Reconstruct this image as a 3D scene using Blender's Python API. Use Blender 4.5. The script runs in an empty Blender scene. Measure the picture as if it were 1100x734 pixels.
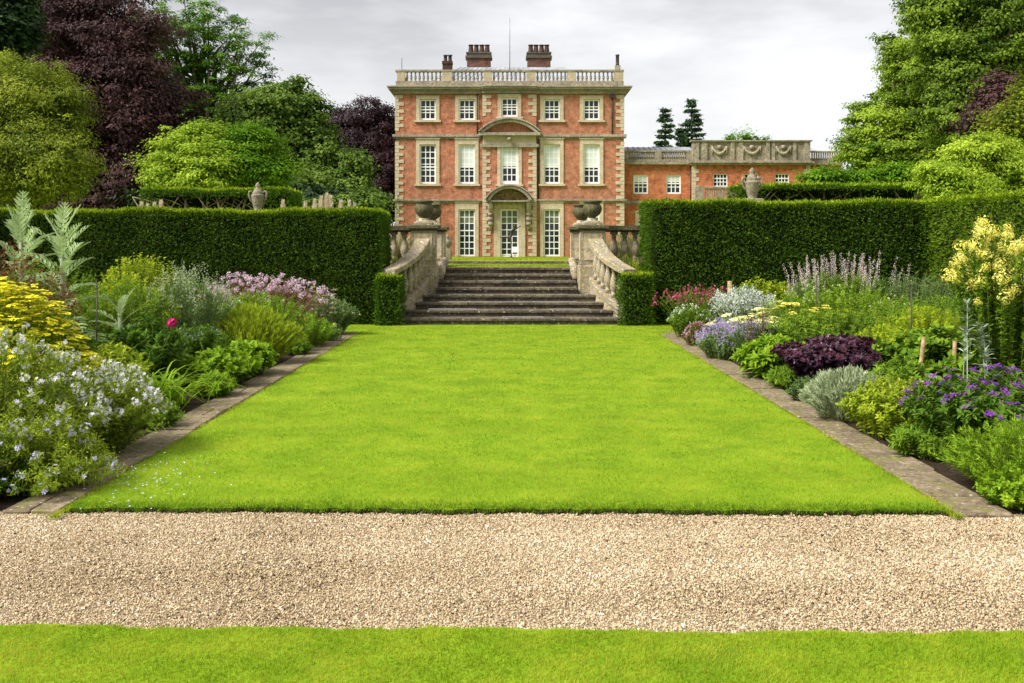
import bpy, math, random
import numpy as np
from math import pi, sin, cos, radians

rng = np.random.default_rng(11)
random.seed(5)
SC = bpy.context.scene
COL = SC.collection

# ------------------------------------------------------------------ camera
F = 1070.0                      # focal length in photo pixels (photo 1100 wide)
U0, V0, EYE = 547.0, 262.0, 1.6
cam_d = bpy.data.cameras.new('camera')
cam = bpy.data.objects.new('camera', cam_d)
COL.objects.link(cam)
cam.location = (0, 0, EYE)
cam.rotation_euler = (radians(90), 0, 0)
cam_d.sensor_width = 36
cam_d.lens = 36 * F / 1100
cam_d.shift_x = (550 - U0) / 1100
cam_d.shift_y = -(367 - V0) / 1100
cam_d.clip_start = 0.05
cam_d.clip_end = 5000
SC.camera = cam

# ------------------------------------------------------------------ sky and sun
SUN_DIR = (-0.62, -0.32, 0.72)          # towards the sun
_n = math.sqrt(sum(c * c for c in SUN_DIR))
SUN_DIR = tuple(c / _n for c in SUN_DIR)
SUN_EL = math.asin(SUN_DIR[2])
SUN_AZ = math.atan2(SUN_DIR[0], SUN_DIR[1])
world = bpy.data.worlds.new('World')
SC.world = world
world.use_nodes = True
wt = world.node_tree
for n in list(wt.nodes):
    wt.nodes.remove(n)
wo = wt.nodes.new('ShaderNodeOutputWorld')
bg = wt.nodes.new('ShaderNodeBackground')
bg.inputs['Strength'].default_value = 0.1
sky = wt.nodes.new('ShaderNodeTexSky')
sky.sky_type = 'NISHITA'
sky.sun_disc = False
sky.sun_elevation = SUN_EL
sky.sun_rotation = SUN_AZ
tc = wt.nodes.new('ShaderNodeTexCoord')
mp = wt.nodes.new('ShaderNodeMapping')
mp.inputs['Scale'].default_value = (1.0, 1.0, 3.2)
mp.inputs['Location'].default_value = (0.35, 0.1, 0.2)
nz = wt.nodes.new('ShaderNodeTexNoise')
nz.inputs['Scale'].default_value = 2.6
nz.inputs['Detail'].default_value = 5
nz.inputs['Roughness'].default_value = 0.58
cr = wt.nodes.new('ShaderNodeValToRGB')
cr.color_ramp.elements[0].position = 0.36
cr.color_ramp.elements[0].color = (1.02, 1.02, 1.04, 1)
cr.color_ramp.elements[1].position = 0.60
cr.color_ramp.elements[1].color = (1.90, 1.89, 1.88, 1)
mx = wt.nodes.new('ShaderNodeMix')
mx.data_type = 'RGBA'
mx.inputs[0].default_value = 0.97
L = wt.links.new
L(tc.outputs['Generated'], mp.inputs['Vector'])
L(mp.outputs[0], nz.inputs['Vector'])
L(nz.outputs['Fac'], cr.inputs[0])
L(sky.outputs[0], mx.inputs[6])
# the cloud deck brightens towards the horizon
sx = wt.nodes.new('ShaderNodeSeparateXYZ')
mr = wt.nodes.new('ShaderNodeMapRange')
mr.inputs['From Min'].default_value = 0.25; mr.inputs['From Max'].default_value = 0.06
mr.inputs['To Min'].default_value = 0.0; mr.inputs['To Max'].default_value = 0.75
L(tc.outputs['Generated'], sx.inputs[0]); L(sx.outputs['Z'], mr.inputs['Value'])
mh = wt.nodes.new('ShaderNodeMix'); mh.data_type = 'RGBA'
mh.inputs[7].default_value = (2.05, 2.04, 2.02, 1)
L(mr.outputs[0], mh.inputs[0]); L(cr.outputs[0], mh.inputs[6])
L(mh.outputs[2], mx.inputs[7])
L(mx.outputs[2], bg.inputs['Color'])
L(bg.outputs[0], wo.inputs[0])

sd = bpy.data.lights.new('sun', 'SUN')
sd.energy = 1.5
sd.angle = radians(28)
sd.color = (1.0, 0.965, 0.90)
so = bpy.data.objects.new('sun', sd)
COL.objects.link(so)
from mathutils import Vector
so.rotation_euler = Vector(SUN_DIR).to_track_quat('Z', 'Y').to_euler()

vs = SC.view_settings
vs.view_transform = 'Standard'
vs.look = 'None'
vs.gamma = 1
vs.use_curve_mapping = False
vs.exposure = 2.4

# ------------------------------------------------------------------ helpers
def PX(u, Y): return (u - U0) * Y / F
def PZ(v, Y): return EYE - (v - V0) * Y / F
def GY(v): return EYE * F / (v - V0)       # depth of a ground point seen at row v

def tag(o, label=None, cat=None, group=None, kind=None):
    if label: o['label'] = label
    if cat: o['category'] = cat
    if group: o['group'] = group
    if kind: o['kind'] = kind
    return o

def thing(name, label, cat, loc, group=None):
    o = bpy.data.objects.new(name, None)
    o.empty_display_size = 0.1
    o.location = loc
    COL.objects.link(o)
    return tag(o, label, cat, group)

class HB:
    """hard-surface mesh builder"""
    def __init__(s): s.v = []; s.f = []; s.sm = []
    def add(s, vs, fs, smooth=False):
        o = len(s.v)
        s.v.extend(vs)
        s.f.extend([tuple(i + o for i in f) for f in fs])
        s.sm.extend([smooth] * len(fs))
        return s
    def box(s, x0, x1, y0, y1, z0, z1):
        if x0 > x1: x0, x1 = x1, x0
        v = [(x0,y0,z0),(x1,y0,z0),(x1,y1,z0),(x0,y1,z0),(x0,y0,z1),(x1,y0,z1),(x1,y1,z1),(x0,y1,z1)]
        return s.add(v, [(0,3,2,1),(4,5,6,7),(0,1,5,4),(1,2,6,5),(2,3,7,6),(3,0,4,7)])
    def bevbox(s, x0, x1, y0, y1, z0, z1, b=0.01):
        # box whose top edges are chamfered and whose corners are cut
        r0 = [(x0+b,y0),(x1-b,y0),(x1,y0+b),(x1,y1-b),(x1-b,y1),(x0+b,y1),(x0,y1-b),(x0,y0+b)]
        i0 = [(x0+2*b,y0+b),(x1-2*b,y0+b),(x1-b,y0+2*b),(x1-b,y1-2*b),(x1-2*b,y1-b),(x0+2*b,y1-b),(x0+b,y1-2*b),(x0+b,y0+2*b)]
        v = [(x,y,z0) for x,y in r0] + [(x,y,z1-b) for x,y in r0] + [(x,y,z1) for x,y in i0]
        f = []
        for k in range(8):
            k2 = (k+1) % 8
            f.append((k,k2,8+k2,8+k)); f.append((8+k,8+k2,16+k2,16+k))
        f.append(tuple(range(16,24))); f.append(tuple(range(7,-1,-1)))
        return s.add(v, f)
    def lathe(s, prof, cx, cy, z0, seg=12, mod=None, smooth=True, sq=False):
        """prof: list of (r, z[, lobe amp])"""
        v = []
        n = len(prof)
        for p in prof:
            a = p[2] if len(p) > 2 else 0
            for k in range(seg):
                t = 2*pi*k/seg
                r = p[0] * (1 + a*cos((mod or 1)*t))
                v.append((cx + r*cos(t), cy + r*sin(t), z0 + p[1]))
        f = []
        for i in range(n-1):
            for k in range(seg):
                k2 = (k+1) % seg
                f.append((i*seg+k, i*seg+k2, (i+1)*seg+k2, (i+1)*seg+k))
        s.add(v, f, smooth)
        o = len(s.v) - len(v)
        s.f.append(tuple(o + (n-1)*seg + k for k in range(seg))); s.sm.append(False)
        s.f.append(tuple(o + seg-1-k for k in range(seg))); s.sm.append(False)
        return s
    def tube(s, pts, rad, seg=6, cap=True):
        n = len(pts); v = []
        if not hasattr(rad, '__len__'): rad = [rad]*n
        pv = [Vector(p) for p in pts]
        for i in range(n):
            d = (pv[min(i+1,n-1)] - pv[max(i-1,0)])
            d = d.normalized() if d.length > 1e-9 else Vector((0,0,1))
            a = d.cross(Vector((0.13,1,0.07)) if abs(d.y) < .9 else Vector((1,0,0.1))).normalized()
            b = d.cross(a)
            for k in range(seg):
                t = 2*pi*k/seg
                v.append(tuple(pv[i] + (a*cos(t) + b*sin(t))*rad[i]))
        f = []
        for i in range(n-1):
            for k in range(seg):
                k2 = (k+1) % seg
                f.append((i*seg+k, i*seg+k2, (i+1)*seg+k2, (i+1)*seg+k))
        if cap:
            f.append(tuple(range(seg-1,-1,-1))); f.append(tuple((n-1)*seg+k for k in range(seg)))
        return s.add(v, f, True)
    def sweep(s, path, w, h):
        """vertical-sided bar of width w and height h whose underside follows path"""
        n = len(path); v = []
        for i in range(n):
            a = path[max(i-1,0)]; b = path[min(i+1,n-1)]
            dx, dy = b[0]-a[0], b[1]-a[1]; l = math.hypot(dx,dy) or 1
            nx, ny = -dy/l*w/2, dx/l*w/2
            x, y, z = path[i]
            c = 0.018
            v += [(x+nx,y+ny,z),(x+nx,y+ny,z+h-c),(x+nx*.88,y+ny*.88,z+h),(x-nx*.88,y-ny*.88,z+h),(x-nx,y-ny,z+h-c),(x-nx,y-ny,z)]
        f = []
        for i in range(n-1):
            for k in range(6):
                k2 = (k+1) % 6
                f.append((i*6+k, i*6+k2, (i+1)*6+k2, (i+1)*6+k))
        f.append(tuple(range(5,-1,-1))); f.append(tuple((n-1)*6+k for k in range(6)))
        return s.add(v, f)
    def prism(s, poly, y0, y1):
        """poly in x,z extruded along y"""
        n = len(poly)
        v = [(x,y0,z) for x,z in poly] + [(x,y1,z) for x,z in poly]
        f = [tuple(range(n)), tuple(range(2*n-1,n-1,-1))]
        for k in range(n):
            k2 = (k+1) % n
            f.append((k,n+k,n+k2,k2))
        return s.add(v, f)
    def mesh(s, name, m, o=(0,0,0)):
        me = bpy.data.meshes.new(name)
        me.from_pydata([(x-o[0],y-o[1],z-o[2]) for x,y,z in s.v], [], s.f)
        me.polygons.foreach_set('use_smooth', s.sm)
        me.materials.append(m)
        import bmesh
        bm = bmesh.new(); bm.from_mesh(me)
        bmesh.ops.recalc_face_normals(bm, faces=bm.faces)
        bm.to_mesh(me); bm.free()
        me.update()
        return me
    def build(s, name, m, parent=None, o=None):
        """o: world position of the parent's origin"""
        if o is None:
            o = (0,0,0)
            p = parent
            while p is not None:
                o = tuple(a+b for a,b in zip(o, p.location)); p = p.parent
        ob = bpy.data.objects.new(name, s.mesh(name, m, o))
        COL.objects.link(ob)
        if parent is not None: ob.parent = parent
        return ob

def place(name, me, parent, loc, rot=(0,0,0), sc=(1,1,1)):
    ob = bpy.data.objects.new(name, me)
    ob.location = loc; ob.rotation_euler = rot; ob.scale = sc
    COL.objects.link(ob); ob.parent = parent
    return ob

def wpos(p):
    o = Vector((0,0,0))
    while p is not None:
        o += p.location; p = p.parent
    return o

class FB:
    """numpy builder for masses of small faces, one random tint per piece"""
    def __init__(s): s.V = []; s.F = []; s.T = []; s.n = 0
    def add(s, V, Tf, tint):
        n, m = V.shape[:2]
        if n == 0: return s
        Fa = (np.asarray(Tf)[None] + (np.arange(n)*m)[:,None,None] + s.n).reshape(-1, np.asarray(Tf).shape[1])
        s.V.append(V.reshape(-1,3)); s.F.append(Fa)
        s.T.append(np.repeat(np.asarray(tint, float), m)); s.n += n*m
        return s
    def mesh(s, name, m, o=(0,0,0), smooth=False):
        V = np.concatenate(s.V) - np.asarray(o, float); T = np.concatenate(s.T)
        me = bpy.data.meshes.new(name)
        tot = np.concatenate([np.full(len(f), f.shape[1]) for f in s.F])
        loops = np.concatenate([f.ravel() for f in s.F])
        me.vertices.add(len(V)); me.vertices.foreach_set('co', V.astype(np.float32).ravel())
        me.loops.add(len(loops)); me.loops.foreach_set('vertex_index', loops.astype(np.int32))
        me.polygons.add(len(tot))
        st = np.zeros(len(tot), np.int32); st[1:] = np.cumsum(tot)[:-1]
        me.polygons.foreach_set('loop_start', st)
        me.polygons.foreach_set('loop_total', tot.astype(np.int32))
        me.polygons.foreach_set('use_smooth', np.full(len(tot), smooth))
        at = me.attributes.new('tint', 'FLOAT', 'POINT'); at.data.foreach_set('value', T.astype(np.float32))
        me.materials.append(m); me.update(calc_edges=True)
        return me
    def build(s, name, m, parent=None, smooth=False):
        o = wpos(parent) if parent is not None else Vector((0,0,0))
        ob = bpy.data.objects.new(name, s.mesh(name, m, tuple(o), smooth))
        COL.objects.link(ob)
        if parent is not None: ob.parent = parent
        return ob

def nrm(a):
    return a / np.maximum(np.linalg.norm(a, axis=-1, keepdims=True), 1e-9)
def frames(d, up):
    d = nrm(d)
    x = np.cross(d, up)
    bad = np.linalg.norm(x, axis=1) < 1e-3
    if bad.any(): x[bad] = np.cross(d[bad], np.array([.3,.9,.2]))
    x = nrm(x); z = np.cross(x, d)
    return np.stack([x, d, z], axis=2)
def inst(T, pos, R, s):
    s = np.asarray(s, float)
    if s.ndim == 0: s = np.full(len(pos), float(s))
    if s.ndim == 1: s = s[:,None].repeat(3,1)
    return np.einsum('nij,nmj->nmi', R, T[None]*s[:,None,:]) + pos[:,None,:]
def rdir(n):
    return nrm(rng.normal(size=(n,3)))

# leaf shapes: along +y, width in x
KITE = np.array([(0,0,0),(.24,.42,.05),(0,1,-.06),(-.24,.42,.05)], float); KITE_F = [(0,1,2,3)]
WIDE = np.array([(0,0,0),(.38,.45,.07),(0,1,-.08),(-.38,.45,.07)], float)
LANCE = np.array([(0,0,0),(.11,.3,.06),(.09,.65,.05),(0,1,-.12),(-.09,.65,.05),(-.11,.3,.06),(0,.3,.02),(0,.65,.02)], float)
LANCE_F = [(0,1,2,7),(0,7,5,5),(7,2,3,4)]
LANCE = np.array([(0,0,0),(.12,.35,.05),(0,.4,0),(-.12,.35,.05),(.085,.72,.0),(0,.74,-.04),(-.085,.72,.0),(0,1,-.14)], float)
LANCE_F = [(0,1,2,3),(1,4,5,2),(3,2,5,6),(4,7,6,5)]
NEEDLE = np.array([(-.05,0,0),(.05,0,0),(.06,.6,.02),(0,1,0)], float); NEEDLE_F = [(0,1,2,3)]
TRI = np.array([(-.5,0,0),(.5,0,0),(.12,1,.0)], float); TRI_F = [(0,1,2)]
HEXF = np.array([(cos(a)*.5, sin(a)*.5, 0) for a in np.arange(6)*pi/3], float); HEX_F = [(0,1,2,3),(0,3,4,5)]
OCT = np.array([(1,0,0),(-1,0,0),(0,1,0),(0,-1,0),(0,0,1),(0,0,-1)], float)
OCT_F = [(0,2,4),(2,1,4),(1,3,4),(3,0,4),(2,0,5),(1,2,5),(3,1,5),(0,3,5)]
def _star(k=5, w=.30):
    v = [(0,0,-.08)]; f = []
    for i in range(k):
        a = 2*pi*i/k; b = len(v)
        for da, r, z in ((-w, .62, .05), (0, 1, .10), (w, .62, .05)):
            v.append((r*cos(a+da*1.5), r*sin(a+da*1.5), z))
        f.append((0,b,b+1,b+2))
    return np.array(v, float)*.5, f
STAR, STAR_F = _star()

# ------------------------------------------------------------------ materials
MATS = {}
def new_mat(name):
    m = bpy.data.materials.new(name); m.use_nodes = True
    t = m.node_tree
    for n in list(t.nodes): t.nodes.remove(n)
    out = t.nodes.new('ShaderNodeOutputMaterial')
    return m, t, out
def N(t, typ, **kw):
    n = t.nodes.new(typ)
    for k, v in kw.items():
        if k in n.inputs: n.inputs[k].default_value = v
        else: setattr(n, k, v)
    return n
def ramp(t, stops):
    r = t.nodes.new('ShaderNodeValToRGB')
    e = r.color_ramp.elements
    while len(e) < len(stops): e.new(0.5)
    for i, (p, c) in enumerate(stops):
        e[i].position = p; e[i].color = (*c, 1)
    return r
def mixc(t, fac, a, b, mode='MIX'):
    m = t.nodes.new('ShaderNodeMix'); m.data_type = 'RGBA'; m.blend_type = mode
    for s, x in ((0, fac), (6, a), (7, b)):
        if hasattr(x, 'links'): t.links.new(x, m.inputs[s])
        else: m.inputs[s].default_value = x if s == 0 else (*x, 1)
    return m.outputs[2]

def leaf_mat(name, c1, c2, trans=.38, rough=.6, spec=.10, big=0.0, c3=None):
    """colour runs from c1 to c2 with the leaf's own tint; big adds a broad patchiness towards c3"""
    m, t, out = new_mat(name)
    a = N(t, 'ShaderNodeAttribute', attribute_name='tint')
    r = ramp(t, [(0.0, c1), (1.0, c2)])
    t.links.new(a.outputs['Fac'], r.inputs[0])
    col = r.outputs[0]
    if c3 is not None:
        tcn = N(t, 'ShaderNodeTexCoord')
        nn = N(t, 'ShaderNodeTexNoise', Scale=big, Detail=7.0, Roughness=.7)
        t.links.new(tcn.outputs['Object'], nn.inputs['Vector'])
        rr = ramp(t, [(0.42, (0,0,0)), (0.62, (1,1,1))])
        t.links.new(nn.outputs['Fac'], rr.inputs[0])
        col = mixc(t, rr.outputs[0], col, c3)
    b = N(t, 'ShaderNodeBsdfPrincipled', Roughness=rough)
    b.inputs['Specular IOR Level'].default_value = spec
    t.links.new(col, b.inputs['Base Color'])
    if trans:
        tr = N(t, 'ShaderNodeBsdfTranslucent')
        t.links.new(col, tr.inputs['Color'])
        ms = N(t, 'ShaderNodeMixShader', Fac=trans)
        t.links.new(b.outputs[0], ms.inputs[1]); t.links.new(tr.outputs[0], ms.inputs[2])
        t.links.new(ms.outputs[0], out.inputs[0])
    else:
        t.links.new(b.outputs[0], out.inputs[0])
    return m

def stone_mat(name, base, dark, light, scale=1.0, amount=.5, bump=.25, spots=0.0, spotc=(.5,.5,.44), moss=None):
    m, t, out = new_mat(name)
    tcn = N(t, 'ShaderNodeTexCoord')
    n1 = N(t, 'ShaderNodeTexNoise', Scale=1.3*scale, Detail=6.0, Roughness=.65)
    n2 = N(t, 'ShaderNodeTexNoise', Scale=9.0*scale, Detail=5.0, Roughness=.7)
    for n in (n1, n2): t.links.new(tcn.outputs['Object'], n.inputs['Vector'])
    r1 = ramp(t, [(.38, (0,0,0)), (.62, (1,1,1))]); t.links.new(n1.outputs['Fac'], r1.inputs[0])
    r2 = ramp(t, [(.35, dark), (.5, base), (.68, light)]); t.links.new(n2.outputs['Fac'], r2.inputs[0])
    ml = N(t, 'ShaderNodeMath', operation='MULTIPLY'); ml.inputs[1].default_value = amount
    t.links.new(r1.outputs[0], ml.inputs[0])
    col = mixc(t, ml.outputs[0], r2.outputs[0], dark)
    if moss is not None:
        n4 = N(t, 'ShaderNodeTexNoise', Scale=3.1*scale, Detail=4.0)
        t.links.new(tcn.outputs['Object'], n4.inputs['Vector'])
        r4 = ramp(t, [(.52, (0,0,0)), (.64, (1,1,1))]); t.links.new(n4.outputs['Fac'], r4.inputs[0])
        col = mixc(t, r4.outputs[0], col, moss)
    if spots:
        vo = N(t, 'ShaderNodeTexNoise', Scale=14.0*scale, Detail=2.0)
        t.links.new(tcn.outputs['Object'], vo.inputs['Vector'])
        r3 = ramp(t, [(.68-spots*.1, (0,0,0)), (.70, (1,1,1))]); t.links.new(vo.outputs['Fac'], r3.inputs[0])
        col = mixc(t, r3.outputs[0], col, spotc)
    b = N(t, 'ShaderNodeBsdfPrincipled', Roughness=.9)
    b.inputs['Specular IOR Level'].default_value = .2
    t.links.new(col, b.inputs['Base Color'])
    bp = N(t, 'ShaderNodeBump', Strength=bump, Distance=.03)
    t.links.new(n2.outputs['Fac'], bp.inputs['Height']); t.links.new(bp.outputs[0], b.inputs['Normal'])
    t.links.new(b.outputs[0], out.inputs[0])
    return m

def plain_mat(name, c, rough=.6, metal=0.0, spec=.4, var=.15, scale=6.0):
    m, t, out = new_mat(name)
    tcn = N(t, 'ShaderNodeTexCoord')
    n = N(t, 'ShaderNodeTexNoise', Scale=scale, Detail=4.0)
    t.links.new(tcn.outputs['Object'], n.inputs['Vector'])
    lo = tuple(x*(1-var) for x in c); hi = tuple(min(1, x*(1+var)) for x in c)
    r = ramp(t, [(.35, lo), (.65, hi)]); t.links.new(n.outputs['Fac'], r.inputs[0])
    b = N(t, 'ShaderNodeBsdfPrincipled', Roughness=rough, Metallic=metal)
    b.inputs['Specular IOR Level'].default_value = spec
    t.links.new(r.outputs[0], b.inputs['Base Color'])
    t.links.new(b.outputs[0], out.inputs[0])
    return m

def brick_mat(name, c1, c2, mortar, dirt):
    m, t, out = new_mat(name)
    tcn = N(t, 'ShaderNodeTexCoord')
    mpn = N(t, 'ShaderNodeMapping'); mpn.inputs['Rotation'].default_value = (radians(90), 0, 0)
    t.links.new(tcn.outputs['Object'], mpn.inputs['Vector'])
    bt = N(t, 'ShaderNodeTexBrick')
    bt.inputs['Color1'].default_value = (*c1, 1); bt.inputs['Color2'].default_value = (*c2, 1)
    bt.inputs['Mortar'].default_value = (*mortar, 1)
    bt.inputs['Scale'].default_value = 1.0; bt.inputs['Mortar Size'].default_value = .007
    bt.inputs['Brick Width'].default_value = .23; bt.inputs['Row Height'].default_value = .075
    bt.inputs['Bias'].default_value = 0.0
    t.links.new(mpn.outputs[0], bt.inputs['Vector'])
    n1 = N(t, 'ShaderNodeTexNoise', Scale=.55, Detail=7.0, Roughness=.7)
    n2 = N(t, 'ShaderNodeTexNoise', Scale=2.4, Detail=8.0, Roughness=.85)
    for n in (n1, n2): t.links.new(tcn.outputs['Object'], n.inputs['Vector'])
    r1 = ramp(t, [(.46, (0,0,0)), (.62, (.75,.75,.75))]); t.links.new(n1.outputs['Fac'], r1.inputs[0])
    col = mixc(t, r1.outputs[0], bt.outputs['Color'], dirt)
    r2 = ramp(t, [(.38, (.42,.38,.38)), (.48, (.92,.92,.92)), (.54, (1.08,1.08,1.08)), (.63, (1.6,1.62,1.62))]); t.links.new(n2.outputs['Fac'], r2.inputs[0])
    col = mixc(t, 1.0, col, r2.outputs[0], 'MULTIPLY')
    b = N(t, 'ShaderNodeBsdfPrincipled', Roughness=.9)
    b.inputs['Specular IOR Level'].default_value = .15
    t.links.new(col, b.inputs['Base Color'])
    t.links.new(b.outputs[0], out.inputs[0])
    return m

def glass_mat(name, c, rough=.08):
    m, t, out = new_mat(name)
    tcn = N(t, 'ShaderNodeTexCoord')
    n = N(t, 'ShaderNodeTexNoise', Scale=1.1, Detail=2.0)
    t.links.new(tcn.outputs['Object'], n.inputs['Vector'])
    r = ramp(t, [(.4, tuple(x*.5 for x in c)), (.62, tuple(x*1.5 for x in c))]); t.links.new(n.outputs['Fac'], r.inputs[0])
    b = N(t, 'ShaderNodeBsdfPrincipled', Roughness=rough)
    b.inputs['Specular IOR Level'].default_value = .35
    t.links.new(r.outputs[0], b.inputs['Base Color'])
    bp = N(t, 'ShaderNodeBump', Strength=.05, Distance=.02)
    t.links.new(n.outputs['Fac'], bp.inputs['Height']); t.links.new(bp.outputs[0], b.inputs['Normal'])
    t.links.new(b.outputs[0], out.inputs[0])
    return m

M_BRICK = brick_mat('house_brick', (.44,.130,.060), (.29,.075,.038), (.50,.35,.24), (.38,.19,.115))
M_BRICK2 = brick_mat('wing_brick', (.53,.140,.045), (.36,.080,.030), (.52,.33,.20), (.42,.17,.08))
M_BRICKD = brick_mat('chimney_brick', (.16,.052,.032), (.09,.034,.024), (.2,.14,.1), (.10,.06,.05))
M_CREAM = stone_mat('cream_dressed_stone', (.56,.46,.32), (.32,.25,.165), (.69,.60,.46), 1.3, .45, .1)
M_PARA = stone_mat('pale_parapet_stone', (.48,.40,.27), (.24,.19,.13), (.58,.50,.36), 1.2, .5, .1)
M_CAPD = stone_mat('sooty_stone', (.10,.085,.065), (.045,.04,.032), (.18,.15,.11), 1.5, .5, .1)
M_GREY = stone_mat('weathered_parapet_stone', (.33,.28,.20), (.13,.11,.085), (.52,.45,.33), .8, .6, .2)
M_BAND = stone_mat('string_course_stone', (.37,.32,.24), (.13,.11,.09), (.56,.50,.40), 1.3, .6, .2)
M_LEAD = plain_mat('lead_roof', (.27,.285,.31), .55, 0, .4, .2, 1.5)
M_STEP = stone_mat('worn_step_stone', (.135,.108,.072), (.045,.038,.030), (.22,.18,.125), 1.4, .7, .3, .35, (.42,.39,.31))
M_BAL = stone_mat('lichened_stone', (.36,.30,.20), (.12,.10,.07), (.52,.46,.34), 2.2, .65, .3, .7, (.60,.56,.45), (.30,.235,.11))
M_URN = stone_mat('mossy_urn_stone', (.105,.09,.045), (.040,.036,.022), (.19,.165,.095), 3.0, .5, .4, .15, (.30,.27,.18), (.075,.08,.022))
M_URN2 = stone_mat('pale_urn_stone', (.25,.215,.145), (.10,.085,.06), (.38,.33,.235), 3.0, .5, .3)
M_FLAG = stone_mat('flagstone', (.225,.17,.11), (.085,.065,.042), (.33,.26,.17), 2.2, .65, .5, .35, (.40,.36,.26), (.155,.15,.045))
M_WHITE = plain_mat('white_window_paint', (.85,.85,.83), .5, 0, .4, .06, 2.0)
M_BLIND = plain_mat('white_blind', (.64,.67,.66), .35, 0, .4, .05, .8)
M_GLASS = glass_mat('window_glass', (.018,.024,.032))
M_LEADPIPE = plain_mat('dark_iron', (.05,.035,.03), .6, .2, .4, .4, 5.0)
M_BRONZE = plain_mat('dark_bronze', (.055,.045,.035), .45, .6, .5, .4, 12.0)
M_POT = plain_mat('clay_pot', (.066,.034,.026), .8, 0, .2, .35, 5.0)
M_WOODST = plain_mat('stake_wood', (.28,.19,.10), .8, 0, .2, .35, 20.0)
M_SIGN = plain_mat('white_board', (.78,.80,.85), .5, 0, .4, .04, 4.0)
M_BARK = stone_mat('grey_bark', (.13,.10,.07), (.05,.04,.03), (.22,.18,.13), 2.0, .5, .5)
M_BARKD = stone_mat('dark_twigs', (.07,.052,.036), (.03,.024,.018), (.12,.09,.065), 3.0, .5, .5)
# ================================================================== GROUND
def soil_mat(name, a, b, c, sc=9.0, bump=.6):
    m, t, out = new_mat(name)
    tcn = N(t, 'ShaderNodeTexCoord')
    n = N(t, 'ShaderNodeTexNoise', Scale=sc, Detail=8.0, Roughness=.75)
    t.links.new(tcn.outputs['Object'], n.inputs['Vector'])
    r = ramp(t, [(.3, a), (.5, b), (.7, c)]); t.links.new(n.outputs['Fac'], r.inputs[0])
    bb = N(t, 'ShaderNodeBsdfPrincipled', Roughness=.95); bb.inputs['Specular IOR Level'].default_value = .1
    t.links.new(r.outputs[0], bb.inputs['Base Color'])
    bp = N(t, 'ShaderNodeBump', Strength=bump, Distance=.04)
    t.links.new(n.outputs['Fac'], bp.inputs['Height']); t.links.new(bp.outputs[0], bb.inputs['Normal'])
    t.links.new(bb.outputs[0], out.inputs[0])
    return m
M_SOIL = soil_mat('bed_soil', (.020,.013,.008), (.042,.028,.018), (.085,.058,.037), 26.0, 1.0)
M_GBASE = soil_mat('gravel_base', (.10,.07,.04), (.22,.16,.095), (.36,.28,.17), 60.0, .3)
M_LAWN = soil_mat('lawn_turf', (.085,.165,.006), (.145,.245,.008), (.22,.30,.014), 1.7, .1)
M_TERR = soil_mat('park_grass', (.13,.20,.012), (.20,.28,.012), (.26,.33,.016), .6, .1)

LX0, LX1 = -2.68, 2.64
def sheet(name, m, x0, x1, y0, y1, z):
    h = HB(); h.add([(x0,y0,z),(x1,y0,z),(x1,y1,z),(x0,y1,z)], [(0,1,2,3)])
    return tag(h.build(name, m), kind='structure')
sheet('ground', M_TERR, -1500, 1500, -300, 22.3, -.075)

def gy0(x): return 4.155 - .02*x      # front edge of the gravel
def gy1(x): return 6.01 - .014*x       # far edge of the gravel
def wob(x, s=1.0, ph=0.0):
    return s*(.010*math.sin(3.1*x+ph) + .010*math.sin(8.3*x+1.7+ph) + .010*math.sin(23*x+.6+ph) + .009*math.sin(57*x+ph))
xs = np.linspace(-26, 26, 261)
h = HB()
v = []
for x in xs: v += [(x, gy0(x)-.12, -.032), (x, gy1(x)+.12, -.032)]
h.add(v, [(2*i, 2*i+2, 2*i+3, 2*i+1) for i in range(len(xs)-1)])
tag(h.build('gravel_path', M_GBASE), kind='structure')
# front lawn, its far edge ragged against the gravel
h = HB(); v = []
for x in np.linspace(-26, 26, 521):
    y = gy0(x) + wob(x, 1.0, 2.0)
    v += [(x, -30, 0), (x, y-.02, 0), (x, y, -.034)]
h.add(v, [(3*i+k, 3*i+3+k, 3*i+4+k, 3*i+1+k) for i in range(520) for k in (0,1)])
tag(h.build('front_lawn', M_LAWN), kind='structure')
# main lawn
def lawn_x(y):
    if y > 17.75: return -3.2, 3.2
    return LX0 + wob(y*1.3, .45), LX1 + wob(y*1.3, .45, 3.0)
ys = [6.0]*1 + list(np.linspace(6.10, 17.7, 120)) + [17.76, 17.9, 19.72]
h = HB(); v = []
nx = 240
for j, y in enumerate(ys):
    a, b = lawn_x(y)
    for i in range(nx+1):
        x = a + (b-a)*i/nx
        yy = gy1(x) + wob(x, 1.0) if j == 0 else y
        v.append((x, yy, 0))
f = [(j*(nx+1)+i, j*(nx+1)+i+1, (j+1)*(nx+1)+i+1, (j+1)*(nx+1)+i) for j in range(len(ys)-1) for i in range(nx)]
o = len(v)
for i in range(nx+1): v.append((v[i][0], v[i][1]-.012, -.034))
h.add(v[:o], f)
tag(h.build('lawn', M_LAWN), kind='structure')
h = HB(); h.add(v[:nx+1]+v[o:], [(i, nx+1+i, nx+2+i, i+1) for i in range(nx)]); tag(h.build('lawn_edge_soil', M_SOIL), kind='structure')
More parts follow.
